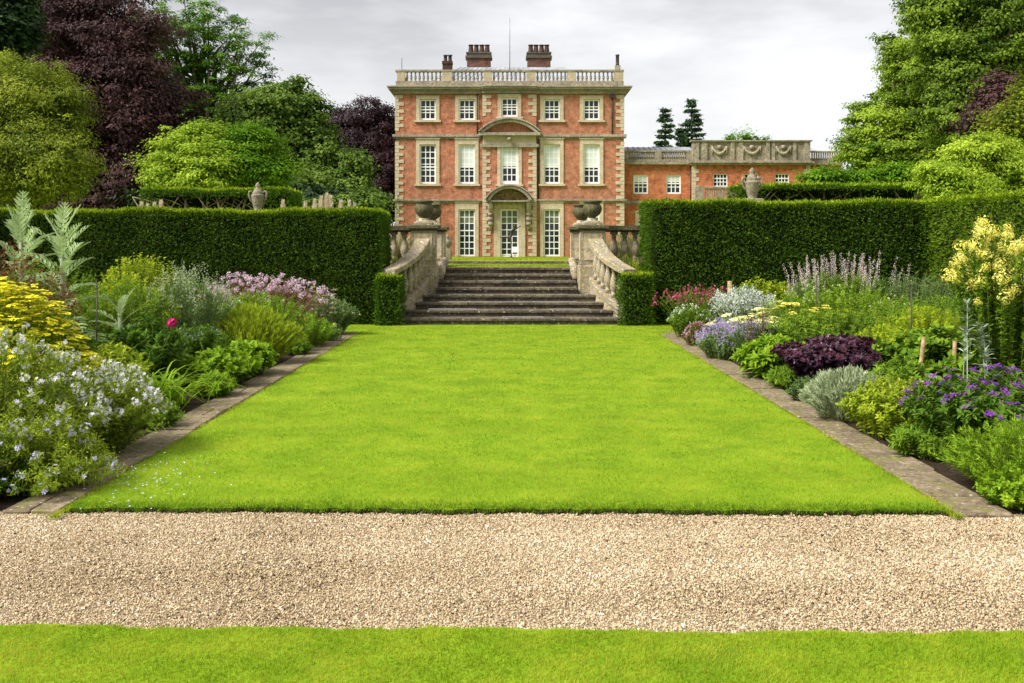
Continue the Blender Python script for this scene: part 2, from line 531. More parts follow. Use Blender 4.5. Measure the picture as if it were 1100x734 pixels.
# side lawns beyond the beds are not seen; the beds are mounded soil
def bed(name, x0, x1):
    h = HB(); v = []; nx_, ny_ = 60, 130
    for j in range(ny_+1):
        y = 5.95 + (19.75-5.95)*j/ny_
        for i in range(nx_+1):
            x = x0 + (x1-x0)*i/nx_
            e = min(1, min(i, nx_-i)/6, )
            v.append((x, y + (gy1(x)-5.93 if j == 0 else 0), -.03 + e*(.05 + .03*math.sin(x*4.1+y*1.3)*math.sin(y*2.7) + rng.uniform(-.014,.014))))
    h.add(v, [(j*(nx_+1)+i, j*(nx_+1)+i+1, (j+1)*(nx_+1)+i+1, (j+1)*(nx_+1)+i) for j in range(ny_) for i in range(nx_)], True)
    tag(h.build(name, M_SOIL), kind='structure')
bed('flower_bed', -9.6, -2.9)
bed('flower_bed', 2.86, 8.4)

def edging(x0, x1, y0, y1):
    h = HB(); y = y0
    while y < y1:
        l = rng.uniform(.38, .80)
        dx = rng.uniform(-.018, .018); z = rng.uniform(-.008, .010)
        a = x0 + dx; b = x1 + dx + rng.uniform(-.02,.02)
        if rng.random() < .25:
            c = (a+b)/2 + rng.uniform(-.05,.05)
            h.bevbox(a, c-.006, y, y+l-.014, -.06, z, .009); h.bevbox(c+.006, b, y, y+l-.014, -.06, z+.004, .009)
        else:
            h.bevbox(a, b, y, y+l-.014, -.06, z, .010)
        y += l
    tag(h.build('paved_edging_path', M_FLAG), kind='structure')
edging(-3.05, -2.71, 6.0, 17.75)
edging(2.67, 3.02, 5.92, 17.75)

# gravel stones
m, t, out = new_mat('gravel_stone')
a = N(t, 'ShaderNodeAttribute', attribute_name='tint')
r = ramp(t, [(0, (.05,.034,.018)), (.08, (.17,.115,.062)), (.18, (.37,.27,.15)), (.5, (.48,.375,.235)), (.8, (.58,.475,.325)), (1, (.76,.68,.53))])
t.links.new(a.outputs['Fac'], r.inputs[0])
b = N(t, 'ShaderNodeBsdfPrincipled', Roughness=.85); b.inputs['Specular IOR Level'].default_value = .2
t.links.new(r.outputs[0], b.inputs['Base Color']); t.links.new(b.outputs[0], out.inputs[0])
M_STONE = m
fb = FB()
n = 330000
x = rng.uniform(-4.7, 4.7, n); k = rng.random(n)
y0 = gy0(x)-.03; y1 = gy1(x)+.03
y = y0 + (y1-y0)*k
okk = np.abs(x) < y*.54 + 1.4
x, y = x[okk], y[okk]; n = len(x)
s = np.exp(rng.normal(0, .32, n))*.0037
pos = np.stack([x, y, -.030 + s*rng.uniform(0, .9, n)], 1)
R = frames(rdir(n), rdir(n))
S = s[:,None]*np.stack([rng.uniform(.8,1.4,n), rng.uniform(.7,1.1,n), rng.uniform(.45,.9,n)],1)
fb.add(inst(OCT, pos, R, S), OCT_F, np.clip(rng.beta(1.25,1.3,n) + .10*np.sin(1.3*x+2*y)*np.sin(2.1*y-.7*x) + .07*np.sin(3.7*x-4.1*y+1)*np.sin(2.3*x+5.3*y),0,1))
# a few bigger loose ones
n = 500
x = rng.uniform(-3.6, 3.6, n); y = gy0(x) + (gy1(x)-gy0(x))*rng.random(n)
s = rng.uniform(.008,.013,n)
fb.add(inst(OCT, np.stack([x,y,np.full(n,-.025)],1), frames(rdir(n),rdir(n)), s[:,None]*np.array([[1.2,.9,.6]])), OCT_F, rng.random(n))
tag(fb.build('gravel', M_STONE), kind='stuff')

# grass blades
M_GRASS = leaf_mat('grass_blade', (.084,.178,.004), (.325,.420,.018), .42, .6, .08, 2.2, (.395,.425,.034))
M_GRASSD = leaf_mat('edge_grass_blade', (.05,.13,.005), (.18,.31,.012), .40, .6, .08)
def grass(name, pts, w, hgt, m=M_GRASS):
    n = len(pts)
    az = rng.uniform(0, 2*pi, n); lean = rng.uniform(.25, 1.15, n)
    d = np.stack([np.cos(az)*np.sin(lean), np.sin(az)*np.sin(lean), np.cos(lean)], 1)
    R = frames(d, np.stack([np.zeros(n), np.zeros(n), np.ones(n)],1) + .2*rng.normal(size=(n,3)))
    wv = np.asarray(w)*rng.uniform(.7,1.3,n); hv = np.asarray(hgt)*rng.uniform(.6,1.25,n)
    S = np.stack([wv, hv, hv], 1)
    fb = FB().add(inst(TRI, pts, R, S), TRI_F, np.clip(rng.beta(2,2,n),0,1))
    return tag(fb.build(name, m), kind='stuff')
def lawn_pts():
    P = []; W = []; H = []
    for (ya, yb, dens, w, hh) in ((5.9,7.2,13000,.0036,.021),(7.2,9.5,7800,.0048,.021),(9.5,13,4200,.007,.021),(13,19.7,2300,.011,.021)):
        n = int((yb-ya)*6.4*dens)
        x = rng.uniform(-3.2, 3.2, n); y = rng.uniform(ya, yb, n)
        a = np.where(y > 17.75, -3.18, LX0-.02); b = np.where(y > 17.75, 3.18, LX1+.02)
        ok = (x > a) & (x < b) & (y > gy1(x)-.004+np.array([wob(q,1.0) for q in x]))
        x, y = x[ok], y[ok]
        P.append(np.stack([x,y,np.full(len(x),-.004)],1)); W.append(np.full(len(x), w)); H.append(np.full(len(x), hh))
    # ragged fringe hanging over the gravel edge
    n = 7000
    x = rng.uniform(LX0, LX1, n); y = gy1(x) + np.array([wob(q,1.0) for q in x]) + rng.normal(0,.014,n)
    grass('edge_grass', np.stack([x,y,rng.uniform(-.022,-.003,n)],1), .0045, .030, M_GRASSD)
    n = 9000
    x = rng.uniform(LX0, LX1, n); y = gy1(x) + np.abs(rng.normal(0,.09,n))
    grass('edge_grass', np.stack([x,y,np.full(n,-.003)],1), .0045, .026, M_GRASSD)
    n = 3500
    for xe, sg in ((LX0,-1),(LX1,1)):
        y = 5.85 + 11.9*rng.random(n)**1.6; x = xe + rng.normal(0,.018,n)
        P.append(np.stack([x,y,rng.uniform(-.02,.0,n)],1)); W.append(.0045 + .0006*(y-5)); H.append(np.full(n,.026))
    return np.concatenate(P), np.concatenate(W), np.concatenate(H)
grass('grass', *lawn_pts())
n = 190000
y = 3.35 + (4.26-3.35)*rng.random(n); x = rng.uniform(-3.5, 3.5, n)
e = gy0(x) + np.array([wob(q,1.0,2.0) for q in x])
ok = (y < e + .012)
pts = np.stack([x,y,np.full(n,-.004)],1)[ok]
pts[:,2] = np.where(pts[:,1] > e[ok]-.03, -.03, -.004)
grass('grass', pts, .0032, .024)
# terrace turf seen between the piers
n = 26000
x = rng.uniform(-2.2, 2.2, n); y = rng.uniform(22.6, 31.5, n)
y = np.where((y > 25.75) & (y < 26.0), 24, y)
z = np.where(y > 25.9, 1.165, 1.065)
grass('grass', np.stack([x,y,z],1), .02, .035)
# fallen petals under the lilac clump
M_PETAL = leaf_mat('fallen_petal', (.38,.42,.62), (.66,.68,.82), .2)
n = 190
x = -2.45 + rng.normal(0, .22, n)*1.0; y = 6.75 + rng.normal(0,.36,n)
ok = (x > -3.0) & (y > 5.92); x, y = x[ok], y[ok]; n = len(x)
fb = FB().add(inst(HEXF, np.stack([x,y,np.full(n,.022)],1), frames(rdir(n)*np.array([1,1,.3]), np.array([[0,0,1.]])+.3*rdir(n)), rng.uniform(.006,.015,n)), HEX_F, rng.random(n))
tag(fb.build('fallen_petals', M_PETAL), kind='stuff')

# upper terrain: terrace, one grass step, then falling gently to the house
xs_ = [-1500, -400, -120, -60, -30, -12, -4, 4, 12, 30, 60, 120, 400, 1500]
prof = [(22.2, 1.055), (25.87, 1.055)]
h = HB(); v = []
def strip(prof):
    h = HB(); v = []
    for y, z in prof:
        for x in xs_: v.append((x, y, z))
    k = len(xs_)
    h.add(v, [(j*k+i, j*k+i+1, (j+1)*k+i+1, (j+1)*k+i) for j in range(len(prof)-1) for i in range(k-1)])
    return h
tag(strip(prof).build('terrace_lawn', M_LAWN), kind='structure')
tag(strip([(25.96, 1.155), (32, 1.155), (50, .72), (76, .36), (130, .3), (300, 0), (3000, -6)]).build('upper_lawn', M_TERR), kind='structure')

# ================================================================== STEPS, WALLS, PIERS
step_group = 'stone garden steps'
st = thing('garden_steps', 'broad flight of eight dark worn stone steps rising from the lawn between the balustrades', 'steps', (0.03, 19.68, 0))
Y0, TR, RI = 19.68, .353, .134
def rail_x(y, s):
    t_ = min(1, max(0, (y-19.6)/(21.1-19.6)))
    # flares outwards towards the bottom
    xo = 2.30*(1-t_)**1.0 + 1.74*t_ - .07*math.sin(pi*t_)
    return s*xo
for i in range(8):
    y = Y0 + i*TR; z = (i+1)*RI
    if i < 4: x0, x1 = rail_x(y, -1)+.02, rail_x(y, 1)-.0
    else: x0, x1 = -1.56, 1.45
    h = HB()
    x = x0; cuts = sorted(rng.uniform(x0+.5, x1-.5, 2))
    if cuts[1]-cuts[0] < .6: cuts = [x0+(x1-x0)*.33, x0+(x1-x0)*.7]
    e = [x0] + list(cuts) + [x1]
    for a, b in zip(e[:-1], e[1:]):
        dz = rng.uniform(-.006,.004); dy = rng.uniform(-.008,.008)
        h.bevbox(a+.003, b-.003, y-.035+dy, y+TR+.02, z-.05, z+dz, .010)
        h.box(a+.002, b-.002, y+.005, y+TR+.01, z-RI+.001-(.05 if i == 0 else 0), z-.05)
    h.build('step', M_STEP, st)
h = HB(); h.box(-1.55, 1.44, Y0+8*TR-.01, 23.9, .6, RI*8-.012)
h.build('landing', M_STEP, st)
# low kerb of the grass step
k = thing('stone_kerb', 'long low stone kerb edging the strip of grass above the steps', 'kerb', (0, 25.9, 1.05))
h = HB()
x = -14.0
while x < 14:
    l = rng.uniform(1.0, 1.6); h.bevbox(x, x+l-.01, 25.86, 26.02, .9, 1.15+rng.uniform(-.004,.004), .01); x += l
h.build('kerb_stones', M_STEP, k)

# retaining walls under the terrace edge, behind the hedges
for s, lab in ((-1, 'grey stone retaining wall under the terrace, behind the left yew hedge'), (1, 'grey stone retaining wall under the terrace, behind the right yew hedge')):
    h = HB(); h.box(s*1.95, s*30, 21.9, 22.25, -.05, 1.05); h.box(s*1.95, s*30, 21.84, 22.30, 1.05, 1.12)
    tag(h.build('retaining_wall', M_BAL), lab, 'wall', 'terrace retaining walls')

BALU = [(.062,0),(.062,.035),(.04,.05),(.05,.08),(.075,.16),(.08,.22),(.066,.30),(.042,.40),(.034,.46),(.048,.475),(.048,.50),(.036,.515),(.055,.54),(.06,.56)]
def baluster_mesh(H, m, fat=1.0, seg=12):
    k = H/.56
    h = HB(); h.lathe([(r*fat*.9, z*k*.88+.06*H) for r, z in BALU], 0, 0, 0, seg)
    w = .058*fat
    h.box(-w, w, -w, w, 0, .065*H); h.box(-w*1.02, w*1.02, -w*1.02, w*1.02, .925*H, H)
    return h.mesh('baluster', m)
ME_BAL = baluster_mesh(.66, M_BAL, 1.25, 14)
ME_BALT = baluster_mesh(.70, M_BAL, 1.35, 14)

for s, side in ((-1, 'left'), (1, 'right')):
    # sloping stair balustrade
    path = []
    for q in range(13):
        y = 21.14 - (21.14-19.72)*q/12
        t_ = (21.14-y)/1.5
        path.append((rail_x(y, s) + s*(.10 + .10*max(0, q/12-.4)), y, .81 - .40*(21.14-y) - .06*(1-t_)*0))
    b = thing('stair_balustrade', f'sloping stone balustrade flaring down the {side} side of the steps', 'balustrade', (path[0][0], 21.0, 0), 'stair balustrades')
    h = HB(); h.sweep([(x, y, z-.04) for x, y, z in path], .30, .12); h.build('plinth', M_BAL, b)
    h = HB()
    base = [(x, y, -.05) for x, y, z in path]
    vv = []; 
    for (x, y, z) in path: vv += [(x-.13, y, -.05), (x-.13, y, z-.04), (x+.13, y, z-.04), (x+.13, y, -.05)]
    ff = [(i*4+k_, i*4+(k_+1)%4, i*4+4+(k_+1)%4, i*4+4+k_) for i in range(len(path)-1) for k_ in range(4)]
    ff += [(0,1,2,3), tuple((len(path)-1)*4+k_ for k_ in (3,2,1,0))]
    h.add(vv, ff); h.build('base_wall', M_BAL, b)
    top = []
    for q, (x, y, z) in enumerate(path):
        t_ = q/12
        top.append((x, y, z + .74 + .05*(1-t_)**2 - .03*math.sin(pi*t_)))
    h = HB(); h.sweep(top, .33, .11); h.build('rail', M_BAL, b)
    for q in range(7):
        t_ = .6 + q*1.80
        i = min(11, int(t_)); fr = t_-i
        x = path[i][0]*(1-fr)+path[i+1][0]*fr; y = path[i][1]*(1-fr)+path[i+1][1]*fr
        z = path[i][2]*(1-fr)+path[i+1][2]*fr + .06
        zt = top[i][2]*(1-fr)+top[i+1][2]*fr + .02
        place('baluster', ME_BAL, b, (x-b.location.x, y-b.location.y, z), (0,0,.1*s), (1,1,(zt-z)/.66))
    # terrace balustrade
    b = thing('terrace_balustrade', f'level mossy balustrade along the terrace edge {side} of the urn piers', 'balustrade', (s*2.1, 22.05, 1.12), 'terrace balustrades')
    h = HB(); h.box(s*2.08, s*7.0, 21.90, 22.22, 1.121, 1.22); h.build('plinth', M_BAL, b)
    h = HB(); h.box(s*2.06, s*7.0, 21.88, 22.24, 1.90, 2.0); h.box(s*2.07, s*7.0, 21.93, 22.19, 1.86, 1.90); h.build('rail', M_URN, b)
    for q in range(19):
        place('baluster', ME_BALT, b, (s*(.22 + q*.235), .01, .1), (0,0,0), (1,1,.64/.70))

def pier(xc, yc, label, grp='stone piers of the steps'):
    p = thing('stone_pier', label, 'pier', (xc, yc, .5), grp)
    w = .255
    h = HB(); h.box(xc-w, xc+w, yc-w, yc+w, 1.17, 1.90); h.build('shaft', M_BAL, p)
    h = HB(); h.bevbox(xc-w-.05, xc+w+.05, yc-w-.05, yc+w+.05, .3, 1.14, .02); h.box(xc-w-.025, xc+w+.025, yc-w-.025, yc+w+.025, 1.139, 1.171); h.build('base', M_BAL, p)
    h = HB()
    for dx, dy in ((0,-1),(1,0),(-1,0)):
        if dy: h.box(xc-w+.06, xc+w-.06, yc-w-.014, yc-w+.01, 1.25, 1.82)
        else: h.box(xc+dx*w-.012, xc+dx*w+.014*dx+(.0), yc-w+.06, yc+w-.06, 1.25, 1.82)
    h.build('panel', M_PARA, p)
    h = HB(); h.box(xc-w-.03, xc+w+.03, yc-w-.03, yc+w+.03, 1.88, 1.93); h.bevbox(xc-w-.09, xc+w+.09, yc-w-.09, yc+w+.09, 1.928, 2.005, .02)
    h.build('cap', M_URN, p)
    return p
def big_urn(xc, yc, label):
    u = thing('stone_urn', label, 'urn', (xc, yc, 2.005), 'stone urns on the piers')
    h = HB(); h.bevbox(xc-.20, xc+.20, yc-.20, yc+.20, 2.004, 2.07, .015); h.lathe([(.19,.066),(.17,.085),(.13,.10),(.115,.12),(.10,.15)], xc, yc, 2.0, 20); h.build('pedestal', M_BAL, u)
    h = HB()
    h.lathe([(.10,0),(.075,.02),(.075,.04),(.12,.07,.03),(.165,.12,.05),(.195,.19,.05),(.20,.25,.04),(.185,.29,.02),(.165,.315),(.16,.335),(.20,.36,.0),(.205,.375),(.205,.395),(.17,.40),(.15,.36),(.05,.34)], xc, yc, 2.13, 48, 16)
    h.build('bowl', M_URN, u)
    return u
pier(-1.835, 21.46, 'front left pier of the steps, at the top end of the left sloping rail')
pier(1.79, 21.46, 'front right pier of the steps, at the top end of the right sloping rail')
pier(-1.77, 23.45, 'rear left pier, half hidden behind the front left pier')
pier(1.72, 23.45, 'rear right pier, half hidden behind the front right pier')
big_urn(-1.835, 21.46, 'mossy lobed stone urn on the front left pier of the steps')
big_urn(1.79, 21.46, 'mossy lobed stone urn on the front right pier of the steps')
big_urn(-1.80, 23.45, 'mossy lobed urn on the rear left pier, peeking out behind another urn')
big_urn(1.70, 23.45, 'mossy lobed urn on the rear right pier, peeking out behind another urn')
# scroll stones linking front and rear piers
for s, side in ((-1,'left'),(1,'right')):
    h = HB()
    x = s*1.50 + (.0 if s < 0 else -.06)
    h.tube([(x, 21.72, .82), (x, 21.85, 1.0), (x, 22.2, 1.14), (x, 22.7, 1.20), (x, 23.2, 1.2)], [.06,.11,.10,.085,.09], 10)
    h.tube([(x-.06, 21.85, .98), (x+.06, 21.85, .98)], .12, 14)
    tag(h.build('scroll_stone', M_BAL), f'pale carved scroll stone between the front and rear {side} piers', 'stonework', 'scroll stones')
# finials
f_ = thing('stone_finial', 'small pale stone finial on a pedestal beyond the rear left pier', 'finial', (PX(480.5,26.4), 26.4, 1.15))
x, y = f_.location.x, f_.location.y
h = HB(); h.bevbox(x-.11, x+.11, y-.11, y+.11, 1.14, 1.47, .015); h.build('pedestal', M_URN2, f_)
h = HB(); h.lathe([(.07,0),(.05,.03),(.10,.08),(.13,.16),(.11,.22),(.05,.27),(.06,.30),(.03,.36),(.005,.40)], x, y, 1.468, 16); h.build('urn_top', M_URN2, f_)
f_ = thing('ball_finial', 'dark ball finial just behind the low step of the right hedge', 'finial', (2.84, 20.85, .2))
h = HB(); h.box(2.84-.12, 2.84+.12, 20.73, 20.97, -.05, .95); h.bevbox(2.68, 3.0, 20.69, 21.01, .95, 1.03, .01); h.build('post', M_BAL, f_)
h = HB(); h.lathe([(.075,0),(.05,.03),(.045,.06),(.10,.12),(.125,.19),(.12,.25),(.08,.31),(.03,.34),(.005,.345)], 2.84, 20.85, 1.029, 20); h.build('ball', M_LEADPIPE, f_)

# tall urns behind the hedges
def tall_urn(xc, yc, zt, label, k=1.0, zb=1.15):
    u = thing('lidded_urn', label, 'urn', (xc, yc, zb), 'lidded urns behind the hedges')
    H = .86*k; z0 = zt-H
    h = HB(); h.bevbox(xc-.26*k, xc+.26*k, yc-.26*k, yc+.26*k, zb-.1, z0+.02*k, .02); h.build('pedestal', M_URN2, u)
    h = HB()
    h.lathe([(q*k, z*k) for q, z in ((.15,.0),(.13,.03),(.11,.06),(.13,.12),(.165,.25),(.185,.37),(.19,.42),(.20,.44),(.20,.47),(.17,.50),(.12,.55))], xc, yc, z0, 24, 10); h.build('vase', M_URN2, u)
    h = HB(); h.lathe([(q*k, z*k) for q, z in ((.155,.50),(.16,.54),(.13,.60),(.09,.66),(.06,.70),(.075,.73),(.07,.79),(.03,.84),(.005,.86))], xc, yc, z0, 18); h.build('lid', M_URN2, u)
    for s in (-1, 1):
        h = HB()
        h.tube([(xc+s*a*k, yc, z0+z*k) for a, z in ((.15,.25),(.20,.30),(.245,.40),(.27,.50),(.25,.58),(.20,.59),(.17,.54))], [.03*k,.032*k,.034*k,.036*k,.034*k,.032*k,.028*k], 8)
        h.build('handle', M_URN2, u)
tall_urn(PX(277,24.5), 24.5, PZ(196,24.5), 'lidded stone urn with scroll handles above the left yew hedge', .82)
tall_urn(PX(808,24.5), 24.5, PZ(180,24.5), 'lidded stone urn with scroll handles above the right yew hedge', .92)

# bronze figure and notice board in front of the door
YS = 30.5
sx = PX(549.2, YS)
s_ = thing('garden_statue', 'slender dark bronze figure with outstretched arms on a thin pole before the door', 'statue', (sx, YS, 1.15))
h = HB(); h.lathe([(.14,0),(.14,.03),(.05,.05),(.02,.08),(.016,.30),(.016,.62)], sx, YS, 1.15, 12); h.build('pole', M_BRONZE, s_)
def skin_body(name, pts, edges, rad, m, parent, sub=1):
    me = bpy.data.meshes.new(name); o = wpos(parent)
    me.from_pydata([tuple(Vector(p)-o) for p in pts], edges, [])
    ob = bpy.data.objects.new(name, me); COL.objects.link(ob); ob.parent = parent
    md = ob.modifiers.new('skin', 'SKIN'); md.use_smooth_shade = True
    for i, r_ in enumerate(rad): me.skin_vertices[0].data[i].radius = (r_, r_)
    me.skin_vertices[0].data[0].use_root = True
    sb = ob.modifiers.new('sub', 'SUBSURF'); sb.levels = sub; sb.render_levels = sub
    me.materials.append(m)
    return ob
def sp(u, v, dy=0): return (PX(u, YS), YS+dy, PZ(v, YS))
pts = [sp(549,253.5), sp(550.5,250), sp(552,246.6), sp(552.6,244.6), sp(552.8,243.0), sp(552.9,241.4),
       sp(550.4,247.2,-.03), sp(547.5,249.6,-.06), sp(545.2,251.2,-.08), sp(553.6,246.6,.03), sp(556.4,244.6,.05), sp(559.8,242.6,.06),
       sp(548.0,255.5,-.03), sp(549.0,258.5,-.03), sp(549.3,262.5,0), sp(545.4,255.2,.04), sp(541.4,254.6,.07), sp(537.4,255.4,.08)]
ed = [(0,1),(1,2),(2,3),(3,4),(4,5),(2,6),(6,7),(7,8),(2,9),(9,10),(10,11),(0,12),(12,13),(13,14),(0,15),(15,16),(16,17)]
skin_body('figure', pts, ed, [.045,.042,.05,.022,.034,.030,.02,.016,.012,.02,.016,.012,.034,.026,.016,.034,.025,.014], M_BRONZE, s_, 2)
b_ = thing('notice_board', 'small blank white notice board on a thin stake beside the bronze figure', 'notice board', (PX(553.3,30), 30.0, 1.15))
x, z = PX(553.3,30), PZ(268.3,30)
h = HB(); h.box(x-.012, x+.012, 30.02, 30.04, 1.1, z); h.build('stake', M_WOODST, b_)
h = HB(); h.box(x-.105, x+.105, 29.99, 30.018, z-.085, z+.085); h.build('board', M_SIGN, b_)
# ================================================================== HOUSE
M_CURT = plain_mat('grey_green_curtain', (.115,.13,.09), .5, 0, .3, .5, 1.6)
YF = 75.0
K = YF/F
def hx(u): return (u-U0)*K
def hz(v): return EYE-(v-V0)*K
GZ = .36
house = thing('country_house', 'tall three storey orange brick mansion with cream stone dressings and a roof balustrade', 'house', (0, YF, GZ))

def wall_face(h, x0, x1, z0, z1, y, ops, depth):
    X = sorted({x0, x1} | {c for o in ops for c in o[:2]}); Z = sorted({z0, z1} | {c for o in ops for c in o[2:4]})
    for a, b in zip(X[:-1], X[1:]):
        for c, d in zip(Z[:-1], Z[1:]):
            mx_, mz = (a+b)/2, (c+d)/2
            if any(o[0] < mx_ < o[1] and o[2] < mz < o[3] for o in ops): continue
            h.add([(a,y,c),(b,y,c),(b,y,d),(a,y,d)], [(0,1,2,3)])
    for a, b, c, d in ops:
        yb = y+depth
        h.add([(a,y,c),(b,y,c),(b,y,d),(a,y,d),(a,yb,c),(b,yb,c),(b,yb,d),(a,yb,d)], [(0,1,5,4),(1,2,6,5),(2,3,7,6),(3,0,4,7)])

def window(par, xc, w, z0, z1, y, cols, rows, surround=.28, blind=0.0, sill=True, sash=.5, lint=0.0, frame=.11, name='window', sur_m=None, bm=None):
    """sash set back in its opening at depth .12; z0..z1 the white frame's outside"""
    yb = y+.10
    h = HB()
    x0, x1 = xc-w/2, xc+w/2
    h.box(x0, x0+frame, yb, yb+.09, z0, z1); h.box(x1-frame, x1, yb, yb+.09, z0, z1)
    h.box(x0+frame, x1-frame, yb, yb+.09, z0, z0+frame*1.2); h.box(x0+frame, x1-frame, yb, yb+.09, z1-frame, z1)
    ix0, ix1, iz0, iz1 = x0+frame, x1-frame, z0+frame*1.2, z1-frame
    zm = iz0 + (iz1-iz0)*sash
    h.box(ix0, ix1, yb+.012, yb+.085, zm-.045, zm+.045)
    bw = .032
    for k in range(1, cols):
        xx = ix0+(ix1-ix0)*k/cols; h.box(xx-bw, xx+bw, yb+.028, yb+.078, iz0, iz1)
    for k in range(1, rows):
        zz = iz0+(iz1-iz0)*k/rows
        if abs(zz-zm) > .1: h.box(ix0, ix1, yb+.031, yb+.075, zz-bw, zz+bw)
    win = h.build(name, M_WHITE, par)
    h = HB(); h.box(ix0-.03, ix1+.03, yb+.06, yb+.066, iz0-.03, iz1+.03); h.build('pane', M_GLASS, win)
    if blind:
        zb = iz1-(iz1-iz0)*blind
        h = HB(); h.box(ix0+.002, ix1-.002, yb+.036, yb+.052, zb, iz1-.002); h.build('blind', bm or M_BLIND, win)
    if surround:
        s_ = surround; h = HB(); p = y-.07
        h.box(x0-s_, x0-.004, p, y+.10, z0-.02, z1+s_+lint); h.box(x1+.004, x1+s_, p, y+.10, z0-.02, z1+s_+lint)
        h.box(x0-.004, x1+.004, p, y+.10, z1+.004, z1+s_+lint)
        if lint: h.box(x0-s_-.05, x1+s_+.05, p-.06, y, z1+s_+lint, z1+s_+lint+.10)
        h.build('surround', sur_m or M_CREAM, win)
    if sill:
        h = HB(); h.box(x0-surround-.12, x1+surround+.12, y-.16, y+.18, z0-.17, z0-.022); h.build('sill', M_CREAM, win)
    return win

ZT = hz(98.5)
XL, XR, CL, CR = hx(424.8), hx(670.2), hx(518.6), hx(576.0)
YC = YF-.22
wc = [hx(u) for u in (459.5, 501.5, 547.3, 592.8, 635.4)]
W_ = 63/3.667*K + .02
tz0, tz1 = hz(129.0), hz(106.8)
ctz0, ctz1 = hz(125.8), hz(105.6)
fz0, fz1 = hz(197.5), hz(155.4)
gz0, gz1 = hz(275.6), hz(225.0)
def op(xc, w, a, b): return (xc-w/2, xc+w/2, a, b)
h = HB()
opsL = [op(x, W_, a, b) for x in wc[:2] for a, b in ((tz0,tz1),(fz0,fz1),(gz0,gz1))]
opsR = [op(x, W_, a, b) for x in wc[3:] for a, b in ((tz0,tz1),(fz0,fz1),(gz0,gz1))]
opsC = [op(wc[2], W_, ctz0, ctz1), op(wc[2], 1.36, hz(198.0), hz(152.6)), op(wc[2], 1.36, gz0-.1, gz1)]
wall_face(h, XL, CL, GZ-1, ZT, YF, opsL, .3)
wall_face(h, CR, XR, GZ-1, ZT, YF, opsR, .3)
wall_face(h, CL, CR, GZ-1, ZT, YC, opsC, .5)
h.add([(CL,YC,GZ-1),(CL,YF,GZ-1),(CL,YF,ZT),(CL,YC,ZT)], [(0,1,2,3)])
h.add([(CR,YC,GZ-1),(CR,YF,GZ-1),(CR,YF,ZT),(CR,YC,ZT)], [(3,2,1,0)])
h.add([(XL,YF,GZ-1),(XR,YF,GZ-1),(XR,YF+15,GZ-1),(XL,YF+15,GZ-1),(XL,YF,ZT),(XR,YF,ZT),(XR,YF+15,ZT),(XL,YF+15,ZT)], [(0,3,7,4),(1,2,6,5),(3,2,6,7),(4,5,6,7)])
h.build('wall', M_BRICK, house)
# windows
for i, x in enumerate(wc):
    if i != 2: window(house, x, W_, tz0, tz1, YF, 3, 3, .27)
    else: window(house, x, W_, ctz0, ctz1, YC, 3, 3, .27)
for i, x in enumerate(wc):
    if i == 2: window(house, x, 1.36, hz(198.0), hz(152.6), YC, 3, 6, .24, .60, True, .36, 0, .20)
    else: window(house, x, W_, fz0, fz1, YF, 3, 6, .27, 0 if i == 0 else .60, True, .42, .12)
for i in (0, 1, 3, 4): window(house, wc[i], W_+.03, gz0, gz1, YF, 3, 7, .26, .27, False, .55, .25, bm=M_CURT)
d_ = window(house, wc[2], 1.36, gz0-.05, gz1, YC, 3, 7, 0, .27, False, .02, 0, .10, 'door', None, M_CURT)
h = HB(); h.box(wc[2]+.38, wc[2]+.44, YC+.05, YC+.11, gz0+1.05, gz0+1.2); h.build('handle', M_LEADPIPE, d_)
# door surround and canopy
cx = wc[2]
h = HB()
h.box(cx-1.18, cx-.69, YC-.10, YC+.09, GZ-.3, gz1+.02); h.box(cx+.69, cx+1.18, YC-.10, YC+.09, GZ-.3, gz1+.02)
h.box(cx-1.18, cx+1.18, YC-.10, YC+.09, gz1+.024, gz1+.82)
h.build('door_surround', M_CREAM, house)
zs = hz(216.0); rise = hz(202.0)-zs; wd = 88/3.667*K
def arc(w, r_, n=20):
    R_ = (w*w/4 + r_*r_)/(2*r_); a = math.asin(min(1, w/2/R_))
    return [(R_*math.sin(-a+2*a*k/n), R_*math.cos(-a+2*a*k/n)-(R_-r_)) for k in range(n+1)]
def arc_ring(h, xc, z, w, r_, th, y0, y1):
    o = arc(w, r_); i = arc(w-2*th, r_-th*.9)
    for k in range(20):
        h.prism([(xc+o[k][0], z+o[k][1]), (xc+o[k+1][0], z+o[k+1][1]), (xc+i[k+1][0], z+i[k+1][1]), (xc+i[k][0], z+i[k][1])], y0, y1)
c_ = HB(); arc_ring(c_, cx, zs, wd*2, rise*1.0+.1, .22, YC-1.0, YC-.02)
arc_ring(c_, cx, zs+.12, wd*2+.25, rise+.08, .10, YC-1.1, YC-.02)
can = c_.build('door_canopy', M_BAND, house)
h = HB(); a_ = arc(wd*2-.44, rise-.12); h.prism([(cx+x, zs+z) for x, z in a_], YC-.30, YC-.06)
rngc = np.random.default_rng(3)
for q in range(46):
    xx = rngc.uniform(-wd+.35, wd-.35); zz = rngc.uniform(.05, .75)*(1-(xx/wd)**2)*rise
    h.lathe([(.11,-.1),(.10,0),(.05,.06),(.005,.08)], cx+xx, YC-.34, zs+zz, 7)
h.build('carved_tympanum', stone_mat('carved_gold_stone', (.34,.24,.10), (.13,.09,.04), (.46,.36,.17), 2.0, .5, .4), can)
